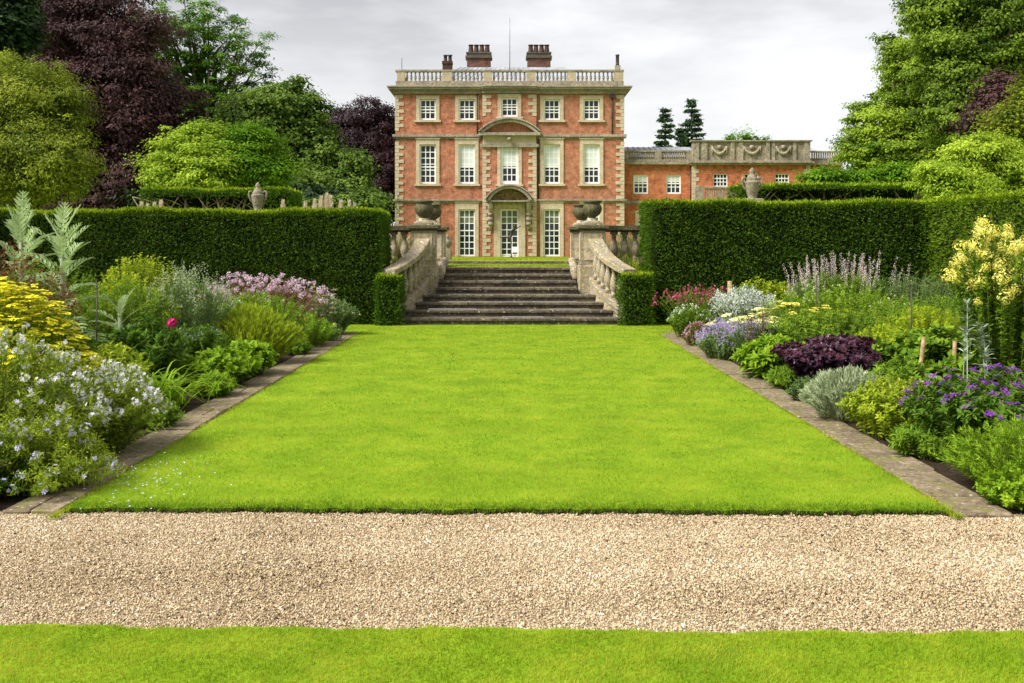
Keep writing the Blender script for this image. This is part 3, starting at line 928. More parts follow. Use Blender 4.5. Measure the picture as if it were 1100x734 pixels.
for s in (-1, 1):
    h = HB(); xx = cx+s*1.42
    h.tube([(xx, YC-.55, zs+.02), (xx, YC-.60, zs-.2), (xx, YC-.45, zs-.55), (xx, YC-.20, zs-.85), (xx, YC-.16, zs-1.5), (xx, YC-.16, zs-2.0), (xx, YC-.10, zs-2.25)], [.20,.22,.20,.16,.15,.12,.05], 10)
    for q in range(5): h.tube([(xx-.17, YC-.3, zs-.3-q*.36), (xx+.17, YC-.3, zs-.3-q*.36)], .12, 8)
    h.build('bracket', M_BAND, can)
h = HB(); h.box(cx-wd-.05, cx+wd+.05, YC-.9, YC-.01, zs-.10, zs-.001)
for q in range(9): h.box(cx-wd+.25+q*.38, cx-wd+.45+q*.38, YC-.5, YC-.11, zs-.28, zs-.10)
h.build('canopy_shelf', M_BAND, can)
# segmental pediment over the first floor
zp = hz(143.6); hw = 115/3.667*K; rp = hz(129)-zp
h = HB(); arc_ring(h, cx, zp, hw*2, rp, .26, YC-.50, YC-.002); arc_ring(h, cx, zp+.10, hw*2+.3, rp, .12, YC-.62, YC-.002)
h.box(cx-hw-.1, cx+hw+.1, YC-.50, YC-.002, zp-.20, zp+.02); h.box(cx-hw-.0, cx+hw-.0, YC-.20, YC-.002, zp-1.05, zp-.82)
ped = h.build('pediment', M_BAND, house)
h = HB(); h.box(cx-hw+.2, cx+hw-.2, YC-.12, YC-.004, zp-.82, zp-.2); h.build('frieze', M_CREAM, ped)
h = HB(); h.lathe([(.02,-.12),(.13,-.10),(.17,0),(.13,.10),(.02,.13)], cx, YC-.42, zp-.48, 12); h.box(cx-.03, cx+.03, YC-.42, YC-.1, zp-.52, zp-.46); h.build('lamp', M_GREY, house)
# string courses, plinth
for za, zb in ((hz(149), hz(144.6)), (hz(217.6), hz(214.2))):
    for a, b in ((XL-.2, CL-.02), (CR+.02, XR+.2)):
        h = HB()
        h.box(a, b, YF-.20, YF-.002, za+.12, zb); h.box(a+.05, b-.05, YF-.11, YF-.002, za, za+.121)
        h.build('string_course', M_BAND, house)
h = HB()
for a, b, y in ((XL-.08, CL-.01, YF), (CR+.01, XR+.08, YF)): h.box(a, b, y-.08, y-.002, GZ-1, gz0-.06)
h.box(CL-.02, cx-1.20, YC-.08, YC-.002, GZ-1, gz0-.1); h.box(cx+1.20, CR+.02, YC-.08, YC-.002, GZ-1, gz0-.1)
h.build('plinth', M_BAND, house)
rngq = np.random.default_rng(8)
# quoins: alternate long and short blocks
qb = [HB() for _ in range(4)]; i = 0; z = gz0
courses = [hz(149), hz(144.6), hz(217.6), hz(214.2)]
while z < ZT-.3:
    L_ = .60 if i % 2 == 0 else .27
    ok = not any(a-.27 < z < b for a, b in ((hz(217.6), hz(214.2)), (hz(149), hz(144.6))))
    if ok:
        for qi, (xe, sg) in enumerate(((XL, 1), (XR, -1))):
            qb[qi].box(xe-sg*.03, xe+sg*(L_+rngq.uniform(-.04,.04)), YF-.045, YF-.001, z+.012, z+.258)
    okc = not (hz(150.5) < z+.27 and z < hz(128))
    if okc and not (cx-wd < 0 and hz(217) < z < hz(214)):
        qb[2].box(CL-.02, CL+L_+rngq.uniform(-.04,.04), YC-.045, YC-.001, z+.012, z+.258); qb[3].box(CR+.02, CR-L_+rngq.uniform(-.04,.04), YC-.045, YC-.001, z+.012, z+.258)
    z += .27; i += 1
for q_ in qb: q_.build('corner_quoins', M_CREAM, house)
# cornice
h = HB()
for z0_, z1_, p in ((hz(101), hz(98), .16), (hz(98), hz(96.6), .32), (hz(96.6), hz(94.6), .50), (hz(94.6), hz(93.4), .58)):
    h.box(XL-p, XR+p, YF-p-.02, YF+15+p, z0_, z1_)
    h.box(CL-.05, CR+.05, YC-p-.03, YF-p-.022, z0_+.003, z1_-.003)
h.build('cornice', M_BAND, house)
# roof balustrade
PB, PT = hz(93.4), hz(75.0)
bl = HB(); ya, yb = YF+.02, YF+.36
bl.box(XL+.02, XR-.02, ya-.04, yb+.04, PB, hz(87.2))
bal = bl.build('roof_balustrade', M_GREY, house)
h = HB(); h.box(XL, XR, ya-.06, yb+.06, hz(77.0), PT); h.build('rail', M_GREY, bal)
peds = [(426.5,434.9),(475.0,485.4),(519.5,528.3),(565.8,575.4),(609.4,619.0),(659.9,669.6)]
for a, b in peds:
    h = HB(); h.box(hx(a), hx(b), ya-.03, yb+.03, hz(87.2), hz(77.0)); h.build('pedestal', M_PARA, bal)
HB_ = hz(77.0)-hz(87.2)
me_hb = baluster_mesh(HB_, M_GREY, 1.35, 8)
o = wpos(bal)
for (a0, a1), (b0, b1) in zip(peds[:-1], peds[1:]):
    xa, xb = hx(a1), hx(b0); n_ = max(1, round((xb-xa)/.315))
    for k in range(n_):
        place('baluster', me_hb, bal, (xa+(xb-xa)*(k+.5)/n_ - o.x, (ya+yb)/2 - o.y, hz(87.2)-o.z))
# side runs of the balustrade
h = HB()
for x in (XL+.2, XR-.2): h.box(x-.17, x+.17, YF+.5, YF+14.5, PB, hz(87.2)); h.box(x-.19, x+.19, YF+.5, YF+14.5, hz(77), PT)
for k in range(36):
    for x in (XL+.2, XR-.2): h.box(x-.07, x+.07, YF+.7+k*.38, YF+.86+k*.38, hz(87.2), hz(77))
h.build('side_rail', M_GREY, bal)
# roof
rz0, rz1 = PB-.1, EYE-(72.4-V0)*81/F+.25
h = HB()
a0, a1, b0, b1 = XL+.9, XR-.9, YF+1.1, YF+14
rx0, rx1 = hx(489), hx(611)
v = [(a0,b0,rz0),(a1,b0,rz0),(a1,b1,rz0),(a0,b1,rz0),(rx0,YF+6,rz1-.25),(rx1,YF+6,rz1-.25),(rx1,YF+9,rz1-.25),(rx0,YF+9,rz1-.25)]
h.add(v, [(0,1,5,4),(1,2,6,5),(2,3,7,6),(3,0,4,7),(4,5,6,7)])
for k in range(24):
    t_ = (k+.5)/24; xx = a0+(a1-a0)*t_; xt = rx0+(rx1-rx0)*t_
    h.tube([(xx, b0, rz0+.02), (xt, YF+6, rz1-.25)], .028, 4)
h.build('roof', M_LEAD, house)
# chimneys
kc = (YF+7)/F
def cxp(u, Y=YF+7): return (u-U0)*Y/F
def czp(v, Y=YF+7): return EYE-(v-V0)*Y/F
for ua, ub, pots in ((501.6,527.0,(505.6,511.5,517.4,523.2)), (566.6,591.4,(570.3,576.0,582.0,587.6))):
    Y = YF+7
    h = HB(); h.box(cxp(ua), cxp(ub), Y, Y+1.2, rz1-1.2, czp(62.5)); ch = h.build('chimney', M_BRICKD, house)
    h = HB(); h.box(cxp(ua)-.12, cxp(ub)+.12, Y-.12, Y+1.32, czp(62.5), czp(60.0)); h.box(cxp(ua)-.02, cxp(ub)+.02, Y-.02, Y+1.22, czp(60.0), czp(57.5)); h.box(cxp(ua)-.07, cxp(ub)+.07, Y-.07, Y+1.27, czp(57.5), czp(56)); h.build('chimney_cap', M_CAPD, ch)
    for p in pots:
        h = HB(); h.lathe([(.25,0),(.22,.15),(.18,.5),(.17,.62),(.22,.63),(.22,.70),(.15,.70)], cxp(p), Y+.6, czp(56), 12); 
        o_ = h.build('chimney_pot', M_POT, ch)
Y = YF+.9
h = HB(); h.box(cxp(475.3,Y), cxp(485.6,Y), Y, Y+.7, PB-.2, czp(68.5,Y)); h.box(cxp(474.8,Y), cxp(486.0,Y), Y-.05, Y+.75, czp(68.5,Y), czp(65.6,Y)); ch = h.build('chimney', M_POT, house)
for u in (478.2, 483.2):
    h = HB(); h.lathe([(.17,0),(.14,.1),(.13,.42),(.18,.44),(.17,.52),(.1,.52)], cxp(u,Y), Y+.35, czp(65.6,Y), 10); h.build('chimney_pot', M_LEADPIPE, ch)
Y = YF+.1
h = HB(); h.box(cxp(660.6,Y), cxp(666.4,Y), Y-.1, Y+.32, PT, czp(70.5,Y)); ch = h.build('chimney', M_BAND, house)
h = HB(); h.lathe([(.17,0),(.13,.1),(.13,.72),(.15,.74),(.15,.84),(.1,.84)], cxp(663.4,Y), Y+.1, czp(70.5,Y), 10); h.build('chimney_pot', M_LEADPIPE, ch)
h = HB(); h.tube([(hx(547.6)*1.06, YF+5, rz1-.6), (hx(547.6)*1.06, YF+5, czp(19, YF+5))], [.036,.022], 8); h.build('flagpole', M_GREY, house)
h = HB(); h.tube([(hx(431.4), YF+.2, PT), (hx(431.4), YF+.2, hz(62))], .022, 6); h.build('lightning_rod', M_LEADPIPE, house)
h = HB(); h.tube([(hx(657.6), YF-.08, hz(100)), (hx(657.6), YF-.08, hz(145))], .05, 8); h.box(hx(657.6)-.16, hx(657.6)+.16, YF-.24, YF-.01, hz(106), hz(101)); h.build('downpipe', M_LEADPIPE, house)
h = HB(); h.tube([(hx(522.0)-.65, YF-.08, hz(101)), (hx(522.0)-.65, YF-.08, hz(144))], .045, 8); h.build('downpipe', M_LEADPIPE, house)
h = HB(); h.tube([(hx(578.4), YF-.08, hz(150)), (hx(578.4), YF-.08, hz(213))], .05, 8); h.build('downpipe', M_LEADPIPE, house)

# ================================================================== WING
YW = 76.0; KW = YW/F
def wx(u): return (u-U0)*KW
def wz(v): return EYE-(v-V0)*KW
wing = thing('brick_wing', 'low orange brick side wing with stone parapet of carved garlands', 'building', (wx(770), YW, GZ))
xa, xb, xc_, xd = XR+.002, wx(743.8), wx(870.3), wx(905)
YB = YW-.5
z_t = wz(177)
gw = [(wx(688.6), 2.0)]
wA = [wx(688.4), wx(723.6)]; ww = 70/4.4*KW
wB = [wx(774), wx(807.2), wx(840.2)]; wbw = 67/4.4*KW
h = HB()
wall_face(h, xa, xb, GZ-1, z_t, YW, [op(x, ww, wz(208.4), wz(188)) for x in wA] + [op(wx(695.4), ww*1.15, wz(278), wz(237))], .3)
KB = YB/F
def bx_(u): return (u-U0)*KB
def bz_(v): return EYE-(v-V0)*KB
wB = [bx_(u) for u in (774, 807.2, 840.2)]; xb2, xc2 = bx_(743.6), bx_(870.3)
wall_face(h, xb2, xc2, GZ-1, bz_(177), YB, [op(x, wbw, bz_(200.6), bz_(186.8)) for x in wB], .3)
wall_face(h, xc2, xd, GZ-1, z_t, YW+.3, [], .3)
h.add([(xb2,YB,GZ-1),(xb2,YW,GZ-1),(xb2,YW,z_t),(xb2,YB,z_t)], [(0,1,2,3)])
h.add([(xc2,YB,GZ-1),(xc2,YW+.3,GZ-1),(xc2,YW+.3,z_t),(xc2,YB,z_t)], [(0,1,2,3)])
h.add([(xa,YW+.31,GZ-1),(xd,YW+.31,GZ-1),(xd,YW+12,GZ-1),(xa,YW+12,GZ-1),(xa,YW+.31,z_t),(xd,YW+.31,z_t),(xd,YW+12,z_t),(xa,YW+12,z_t)], [(1,2,6,5),(3,2,6,7),(4,5,6,7)])
h.build('wall', M_BRICK2, wing)
for x in wA: window(wing, x, ww, wz(208.4), wz(188), YW, 3, 3, 0, .30, False, .55, 0, .10)
for x in wB: window(wing, x, wbw, bz_(200.6), bz_(186.8), YB, 4, 3, 0, 0, False, .66, 0, .07)
window(wing, wx(695.4), ww*1.15, wz(278), wz(237), YW, 3, 6, .3, 0, False, .5, .35)
h = HB(); h.box(wx(670.4), xb2-.01, YW-.18, YW-.002, wz(218.6), wz(216)); h.box(wx(670.4), xb2-.01, YW-.11, YW-.002, wz(219.8), wz(218.6)); h.build('string_course', M_BAND, wing)
# balustrade of the low range
h = HB(); h.box(xa, xb2-.01, YW-.35, YW+.3, wz(177), wz(174.5)); h.box(xa, xb2-.01, YW-.20, YW+.2, wz(174.5), wz(171.8))
bal = h.build('roof_balustrade', M_GREY, wing)
h = HB(); h.box(xa, xb2-.01, YW-.16, YW+.16, wz(163.4), wz(161.8)); h.build('rail', M_GREY, bal)
HW = wz(163.4)-wz(171.8)
me_wb = baluster_mesh(HW, M_GREY, 1.3, 8); o = wpos(bal)
spans = [(671.5,675.5),(703,710.5),(737,743)]
for a, b in spans:
    h = HB(); h.box(wx(a), wx(b), YW-.15, YW+.15, wz(171.8), wz(163.4)); h.build('pedestal', M_GREY, bal)
for a, b in ((675.5,703),(710.5,737)):
    n_ = 11
    for k in range(n_):
        place('baluster', me_wb, bal, (wx(a+(b-a)*(k+.5)/n_)-o.x, YW-o.y, wz(171.8)-o.z))
h = HB()
r0, r1 = wz(165)-.3, wz(153.6)+.25
h.add([(xa, YW+.8, r0), (xb2+1, YW+.8, r0), (xb2+1, YW+6, r1), (xa, YW+6, r1), (xa, YW+11, r0), (xb2+1, YW+11, r0)], [(0,1,2,3),(3,2,5,4),(0,3,4),(1,5,2)])
for k in range(12):
    xx = xa+(xb2-xa)*(k+.5)/12; h.tube([(xx, YW+.8, r0+.02), (xx, YW+6, r1+.02)], .04, 4)
h.build('roof', M_LEAD, wing)
h = HB()
h.add([(xc2-1, YW+.8, r0), (xd+.3, YW+.8, r0), (wx(893), YW+6, r1), (xc2-1, YW+6, r1), (xc2-1, YW+11, r0), (xd+.3, YW+11, r0)], [(0,1,2,3),(3,2,5,4),(0,3,4),(1,5,2)])
h.build('roof', M_LEAD, wing)
# right range balustrade
h = HB(); h.box(xc2+.01, xd, YW+.0, YW+.6, wz(177), wz(174.5)); h.box(xc2+.01, xd, YW+.1, YW+.5, wz(174.5), wz(172)); h.box(xc2+.01, xd, YW+.15, YW+.45, wz(163.6), wz(162))
for k in range(13): h.box(wx(873+k*2.45), wx(874.2+k*2.45), YW+.24, YW+.36, wz(172), wz(163.6))
h.build('right_balustrade', M_GREY, wing)
# garland parapet
h = HB()
p0, p1 = bz_(172.6), bz_(152.2)
h.box(xb2-.12, xc2+.12, YB-.30, YB+.3, bz_(177.4), bz_(175.4)); h.box(xb2-.2, xc2+.2, YB-.42, YB+.3, bz_(175.4), bz_(174.2)); h.box(xb2-.05, xc2+.05, YB-.2, YB+.3, bz_(174.2), p0)
h.box(xb2+.02, xc2-.02, YB-.02, YB+.4, p0, p1); h.box(xb2-.12, xc2+.12, YB-.22, YB+.5, p1, bz_(150.8))
par = h.build('parapet', M_GREY, wing)
for a, b in ((744,750.5),(753.5,759.5),(784.5,788.5),(793,798),(822.5,826.5),(829,832),(851.5,855),(863.5,870)):
    h = HB(); h.box(bx_(a), bx_(b), YB-.14, YB-.022, p0, p1); h.build('pilaster', M_GREY, par)
for u in (772.6, 807.6, 841.2):
    h = HB(); w = .62 if u == 807.6 else .54; xm = bx_(u); zt = bz_(158)
    h.tube([(xm-w, YB-.08, zt+.05), (xm-w*.75, YB-.1, zt-.25), (xm-w*.4, YB-.12, zt-.46), (xm, YB-.13, zt-.54), (xm+w*.4, YB-.12, zt-.46), (xm+w*.75, YB-.1, zt-.25), (xm+w, YB-.08, zt+.05)], [.05,.09,.12,.14,.12,.09,.05], 8)
    h.lathe([(.15,-.14),(.19,-.05),(.19,.05),(.15,.14)], xm, YB-.06, zt-.02, 10)
    for s in (-1, 1): h.tube([(xm+s*w, YB-.08, zt+.06), (xm+s*w, YB-.08, zt-.55)], [.09,.04], 6)
    h.build('garland', M_GREY, par)
ha, hb = HB(), HB(); z = bz_(217); i = 0
while z < bz_(177.6)-.3:
    l = .52 if i % 2 else .30
    ha.box(xb2-.02, xb2+l, YB-.04, YB-.001, z+.012, z+.295); hb.box(xc2+.02, xc2-l, YB-.04, YB-.001, z+.012, z+.295); z += .31; i += 1
ha.build('corner_quoins', M_CREAM, wing); hb.build('corner_quoins', M_CREAM, wing)
h = HB(); h.box(bx_(743), bx_(783), YB-1.3, YB-.05, bz_(223), bz_(217)); h.box(bx_(744), bx_(782), YB-1.2, YB-.95, bz_(203.4), bz_(201.6)); h.box(bx_(743.6), bx_(752.5), YB-1.22, YB-.93, bz_(217), bz_(203.4))
for k in range(14): h.box(bx_(755+k*1.9), bx_(756.1+k*1.9), YB-1.13, YB-1.02, bz_(217), bz_(203.4))
h.box(bx_(744), bx_(783), YB-1.1, YB-.05, GZ-1, bz_(223))
h.build('balcony', M_GREY, wing)
h = HB(); h.tube([(wx(741.8), YW-.1, wz(178)), (wx(741.8), YW-.1, wz(216))], .05, 8); h.build('downpipe', M_LEADPIPE, wing)
# ================================================================== HEDGES
M_YEW = leaf_mat('yew_leaf', (.016,.048,.004), (.115,.215,.012), .30, .6, .08, .8, (.055,.110,.006))
M_YEWS = leaf_mat('yew_leaf_painted_sun', (.045,.100,.004), (.20,.32,.014), .34, .6, .08, .8, (.10,.17,.008))  # brighter yew copy: sun on the right side hedge put into its colour
M_YEWN = leaf_mat('yew_top_leaf', (.13,.22,.007), (.36,.46,.018), .38, .6, .08)  # paler yellow-green leaf for hedge tops and rim shoots
M_BARKL = plain_mat('pale_bark', (.22,.17,.11), .9, 0, .1, .4, 8.0)
M_CORE = plain_mat('hedge_core_shade', (.008,.011,.004), .9, 0, .1, .4, 8.0)  # near-black: the hedge's inner shade put into the colour of filler boxes

def wave(p):
    # clipping is never quite level
    p[:,2] += (.022*np.sin(1.7*p[:,0]+p[:,1]) + .016*np.sin(4.3*p[:,0]+.7*p[:,1]) + .010*np.sin(9.7*p[:,0]) + .03)*np.clip(p[:,2]/2.2, 0, 1)
    return p

def hedge_faces(fb, fn, faces, dens, ls, dep=.10, young=None):
    """faces: list of (origin, edge a, edge b, outward normal)"""
    for o, a, b, nn in faces:
        o, a, b, nn = (np.array(q, float) for q in (o, a, b, nn))
        area = np.linalg.norm(a)*np.linalg.norm(b)
        n = int(area*dens)
        if n < 1: continue
        st_, tt = rng.random((2, n))
        bump = .5*np.sin(st_*np.linalg.norm(a)*5.1+1.3*tt*np.linalg.norm(b)*3) * np.sin(tt*np.linalg.norm(b)*4.3+2+st_*2)
        d = -dep*rng.random(n)**1.3 + .05*bump + .02*np.sin(st_*np.linalg.norm(a)*1.7+1) + .02*rng.normal(size=n)
        pos = o + st_[:,None]*a + tt[:,None]*b + d[:,None]*nn
        wave(pos)
        dr = nn*.75 + .8*rdir(n) + np.array([0,0,.35])
        R = frames(nrm(dr), nn[None] + .7*rdir(n))
        s = ls*rng.uniform(.6,1.3,n)
        fb.add(inst(KITE, pos, R, s[:,None]*np.array([[.75,1,1]])), KITE_F, np.clip(rng.beta(2,2.6,n) + .25*bump, 0, 1))
        if fn is not None and nn[2] > .5:
            k = int(n*.75)
            st_, tt = rng.random((2, k))
            pos = o + st_[:,None]*a + tt[:,None]*b + (rng.normal(0,.014,k)+.012)[:,None]*nn
            wave(pos)
            dr = np.array([0,0,.8]) + .75*rdir(k)
            fn.add(inst(KITE, pos, frames(nrm(dr), rdir(k)), (ls*rng.uniform(.6,1.35,k))[:,None]*np.array([[.7,1.1,1]])), KITE_F, rng.random(k))

def hedge(label, boxes, dens=1500, ls=.055, group=None, sides='fltrb', bd=.25, fm=None):
    """boxes: x0,x1,y0,y1,z0,z1"""
    b0 = boxes[0]
    root = thing('clipped_hedge', label, 'hedge', ((b0[0]+b0[1])/2, (b0[2]+b0[3])/2, b0[4]), group)
    core = HB(); fb = FB(); fn = FB()
    for x0, x1, y0, y1, z0, z1 in boxes:
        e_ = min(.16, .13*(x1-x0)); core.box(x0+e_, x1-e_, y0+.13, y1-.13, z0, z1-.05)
        fs = {'f': ((x0,y0,z0),(x1-x0,0,0),(0,0,z1-z0),(0,-1,0)), 'b': ((x0,y1,z0),(x1-x0,0,0),(0,0,z1-z0),(0,1,0)),
              'l': ((x0,y0,z0),(0,y1-y0,0),(0,0,z1-z0),(-1,0,0)), 'r': ((x1,y0,z0),(0,y1-y0,0),(0,0,z1-z0),(1,0,0)),
              't': ((x0,y0,z1),(x1-x0,0,0),(0,y1-y0,0),(0,0,1))}
        hedge_faces(fb, fn, [fs[k] for k in sides if k != 'b'], dens, ls)
        hedge_faces(fb, None, [fs['b']], dens*bd, ls*1.6)
        # wispy shoots standing off the rim
        n = int((x1-x0)*70)
        pos = np.stack([rng.uniform(x0,x1,n), y0+rng.normal(.02,.03,n), z1+rng.normal(-.02,.03,n)],1); wave(pos)
        fn.add(inst(KITE, pos, frames(nrm(np.array([0,-.3,1])+.5*rdir(n)), rdir(n)), (ls*1.3*rng.uniform(.5,1.3,n))[:,None]*np.array([[.6,1,1]])), KITE_F, rng.random(n))
    core.build('dark_core', M_CORE, root)  # solid filler boxes, coloured dark as the shaded inside
    fb.build('foliage', fm or M_YEW, root)
    if fn.V: fn.build('top_foliage', M_YEWN, root)
    return root
hedge('tall dark clipped yew hedge left of the steps, stepping down at its end', [(-11.5,-2.53,19.72,21.2,-.05,2.20),(-2.60,-2.14,19.42,20.4,-.05,.93)], 2000, .06)
hedge('tall dark clipped yew hedge right of the steps, stepping down at its end', [(2.78,8.25,19.72,21.2,-.05,2.37),(2.20,2.82,19.42,20.4,-.05,.97)], 2000, .06)
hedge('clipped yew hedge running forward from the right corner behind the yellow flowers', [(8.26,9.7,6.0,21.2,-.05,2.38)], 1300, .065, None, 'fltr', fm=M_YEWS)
hedge('clipped yew hedge running along the far left of the border', [(-11.6,-10.2,6.0,19.7,-.05,2.2)], 500, .07, None, 'ftr')

def bare_hedge(label, x0, x1, y0, y1, zb, z1, end, th=.24, bark=None, gapx=1.0):
    """old hedge: flat leafy top, bare twiggy front with visible stems"""
    root = thing('old_hedge', label, 'hedge', ((x0+x1)/2, (y0+y1)/2, zb), 'old hedges with bare stems')
    fb = FB(); fn = FB()
    hedge_faces(fb, fn, [((x0,y0,z1),(x1-x0,0,0),(0,y1-y0,0),(0,0,1)), ((x0,y0,z1-th),(x1-x0,0,0),(0,0,th),(0,-1,0)),
                         ((x0,y0,zb),(0,y1-y0,0),(0,0,z1-zb),(-1,0,0)), ((x1,y0,zb),(0,y1-y0,0),(0,0,z1-zb),(1,0,0)),
                         ((x0,y1,zb),(x1-x0,0,0),(0,0,z1-zb),(0,1,0))], 420, .11)
    # the leafy end wraps round the front
    ex0, ex1 = (x1-.9, x1) if end > 0 else (x0, x0+.7)
    hedge_faces(fb, fn, [((ex0,y0,zb),(ex1-ex0,0,0),(0,0,z1-zb),(0,-1,0))], 420, .11)
    n = int((x1-x0)*28)      # sparse leaves hanging among the stems
    pos = np.stack([rng.uniform(x0,x1,n), y0+rng.uniform(0,.8,n), z1-th-rng.exponential(.16,n)],1)
    fb.add(inst(KITE, pos, frames(rdir(n), rdir(n)), rng.uniform(.06,.12,n)), KITE_F, rng.random(n))
    fb.build('foliage', M_YEW, root); fn.build('top_foliage', M_YEWN, root)
    h = HB(); h.box(x0+.15, x1-.15, y1-.35, y1-.12, zb, z1-.1); h.box(x0+.15, x1-.15, y0+.2, y1-.2, z1-th+.05, z1-.06)
    h.build('dark_core', M_CORE, root)  # dark back and top slabs painted as the shade behind the stems
    h = HB()
    x = x0+.5
    while x < x1-.4:
        y = y0+rng.uniform(.25,.7); zt = z1-th
        h.tube([(x,y,zb-.2), (x+rng.uniform(-.1,.1),y,zb+(zt-zb)*.6), (x+rng.uniform(-.2,.2),y-.05,zt+.05)], [.07,.055,.035], 6)
        for q in range(4):
            s = rng.choice([-1,1]); z = zb+(zt-zb)*rng.uniform(.55,.9)
            h.tube([(x,y,z), (x+s*rng.uniform(.2,.5),y+rng.uniform(-.2,.1),z+.16), (x+s*rng.uniform(.5,1.1),y+rng.uniform(-.25,.1),zt+.06)], [.032,.024,.012], 5)
        x += rng.uniform(.55,1.2)*gapx
    h.build('trunk', bark or M_BARKL, root)
bare_hedge('old flat-topped hedge with bare stems in front, behind the left urn', PX(150,34), PX(325,36.2), 34, 36.2, 1.1, PZ(205.5,34), 1)
bare_hedge('old flat-topped hedge with bare stems in front, behind the right urn', PX(782,36.2), PX(1010,34), 34, 36.2, 1.1, PZ(200.5,34), -1, .16, M_BARK, 1.8)

# ================================================================== TREES
def tree(name, label, Y, blobs, base_u, mat, ncl=150, cr=1.0, nleaf=260, ls=.30, flat=.6, trunk_r=.35, bark=None, z0=.5, leaf=KITE, group=None, droop=.25, up=.8, shell=.6, limbs=30, stray=.22, gap=.92, inner=.9):
    """blobs: (u, v, ru, rv, depth shift[, depth radius]) in photo pixels at depth Y, giving the crown's outline"""
    k = Y/F
    B = []
    for b in blobs:
        u, v, ru, rv, dy = b[:5]
        yy = Y+dy; kk = yy/F
        rx, rz = ru*kk, rv*kk
        ry = b[5] if len(b) > 5 else (rx+rz)/2*.85
        B.append((np.array([(u-U0)*kk, yy, EYE-(v-V0)*kk]), np.array([rx, ry, rz])))
    bx, by = PX(base_u, Y), Y
    root = thing(name, label, 'tree', (bx, by, z0), group)
    wgt = np.array([b[1][0]*b[1][2]+b[1][1]*.3 for b in B]); wgt = wgt/wgt.sum()
    cs = []; C_ = np.zeros((ncl+4, 3))
    tries = 0; ph = rng.uniform(0, 6, 6)
    while len(cs) < ncl and tries < ncl*30:
        tries += 1
        i = rng.choice(len(B), p=wgt); c, r = B[i]
        d = rdir(1)[0]; q = rng.uniform(shell, 1.0); small = 1.0
        if rng.random() < stray: q = rng.uniform(.95, 1.22); small = .55
        lump = 1 + .13*math.sin(4.1*d[0]+ph[0])*math.sin(5.2*d[2]+ph[1]) + .10*math.sin(9*d[0]+ph[2]+6*d[1])*math.sin(8*d[2]+ph[3])
        p = c + d*r*q*lump
        if p[2] < z0+.2: continue
        if any(j != i and np.linalg.norm((p-B[j][0])/B[j][1]) < .55 for j in range(len(B))): continue
        k_ = len(cs)
        if k_ and np.min(np.linalg.norm((C_[:k_]-p)*np.array([1,1,1/max(flat,.5)]), axis=1)) < cr*gap*(small**.5): continue
        C_[k_] = p
        cs.append((p, nrm((p-c)/r), small))
    fb = FB()
    for p, od, small in cs:
        rad = cr*float(np.clip(np.exp(rng.normal(0,.30)),.5,1.7))*small; n = max(30, int(nleaf*(rad/cr)**1.8))
        d = rdir(n); rr = rng.random(n)**(1/2.3)
        d[:,2] = np.where(rng.random(n) < .6, np.abs(d[:,2]), d[:,2])
        wig = 1 + .35*np.sin(5*d[:,0]+ph[4])*np.sin(5*d[:,1]+p[0]) + .2*rng.normal(size=n)
        pos = p + d*(rr*wig)[:,None]*np.array([rad, rad, rad*flat])
        nn = nrm(od*.5 + d*.5 + np.array([0,0,up]) + .45*rdir(n))
        ax = nrm(np.cross(nn, rdir(n)) + np.array([0,0,-droop]) + .3*d)
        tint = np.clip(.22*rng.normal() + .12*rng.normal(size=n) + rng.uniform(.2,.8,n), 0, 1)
        fb.add(inst(leaf, pos, frames(ax, nn), ls*rng.uniform(.65,1.25,n)), KITE_F, tint)
    # scattered leaves deep inside the crown, tinted darker to paint in its shade
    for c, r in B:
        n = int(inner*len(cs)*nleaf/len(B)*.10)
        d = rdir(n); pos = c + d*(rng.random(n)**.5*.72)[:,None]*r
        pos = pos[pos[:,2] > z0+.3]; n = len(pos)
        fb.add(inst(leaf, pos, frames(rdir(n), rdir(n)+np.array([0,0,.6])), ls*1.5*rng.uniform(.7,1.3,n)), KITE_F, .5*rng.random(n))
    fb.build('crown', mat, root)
    h = HB()
    cz = max(b[0][2] for b in B)
    top = np.mean([b[0] for b in B], axis=0); ztop = min(cz, top[2]+ (cz-top[2])*.5)
    tp = [(bx,by,z0-.3), (bx+.05*trunk_r,by,z0+(ztop-z0)*.3), (bx*.6+top[0]*.4,by*.6+top[1]*.4,z0+(ztop-z0)*.65), (top[0],top[1],ztop)]
    h.tube(tp, [trunk_r*1.25,trunk_r,trunk_r*.6,trunk_r*.2], 9)
    for q in range(min(limbs, len(cs))):
        p, od, _s = cs[int(rng.integers(len(cs)))]
        t_ = rng.uniform(.15,.9)
        a = np.array([bx,by,z0])*(1-t_) + np.array([top[0],top[1],ztop])*t_
        if a[2] > p[2]: a[2] = z0+(p[2]-z0)*.6
        m_ = a*.45 + p*.55 + np.array([0,0,.12*np.linalg.norm(p-a)])*rng.uniform(-.2,1)
        r0 = trunk_r*(.42-.2*t_)
        h.tube([tuple(a), tuple(m_), tuple(p)], [r0, r0*.6, r0*.18], 6)
    h.build('trunk', bark or M_BARK, root)
    return root

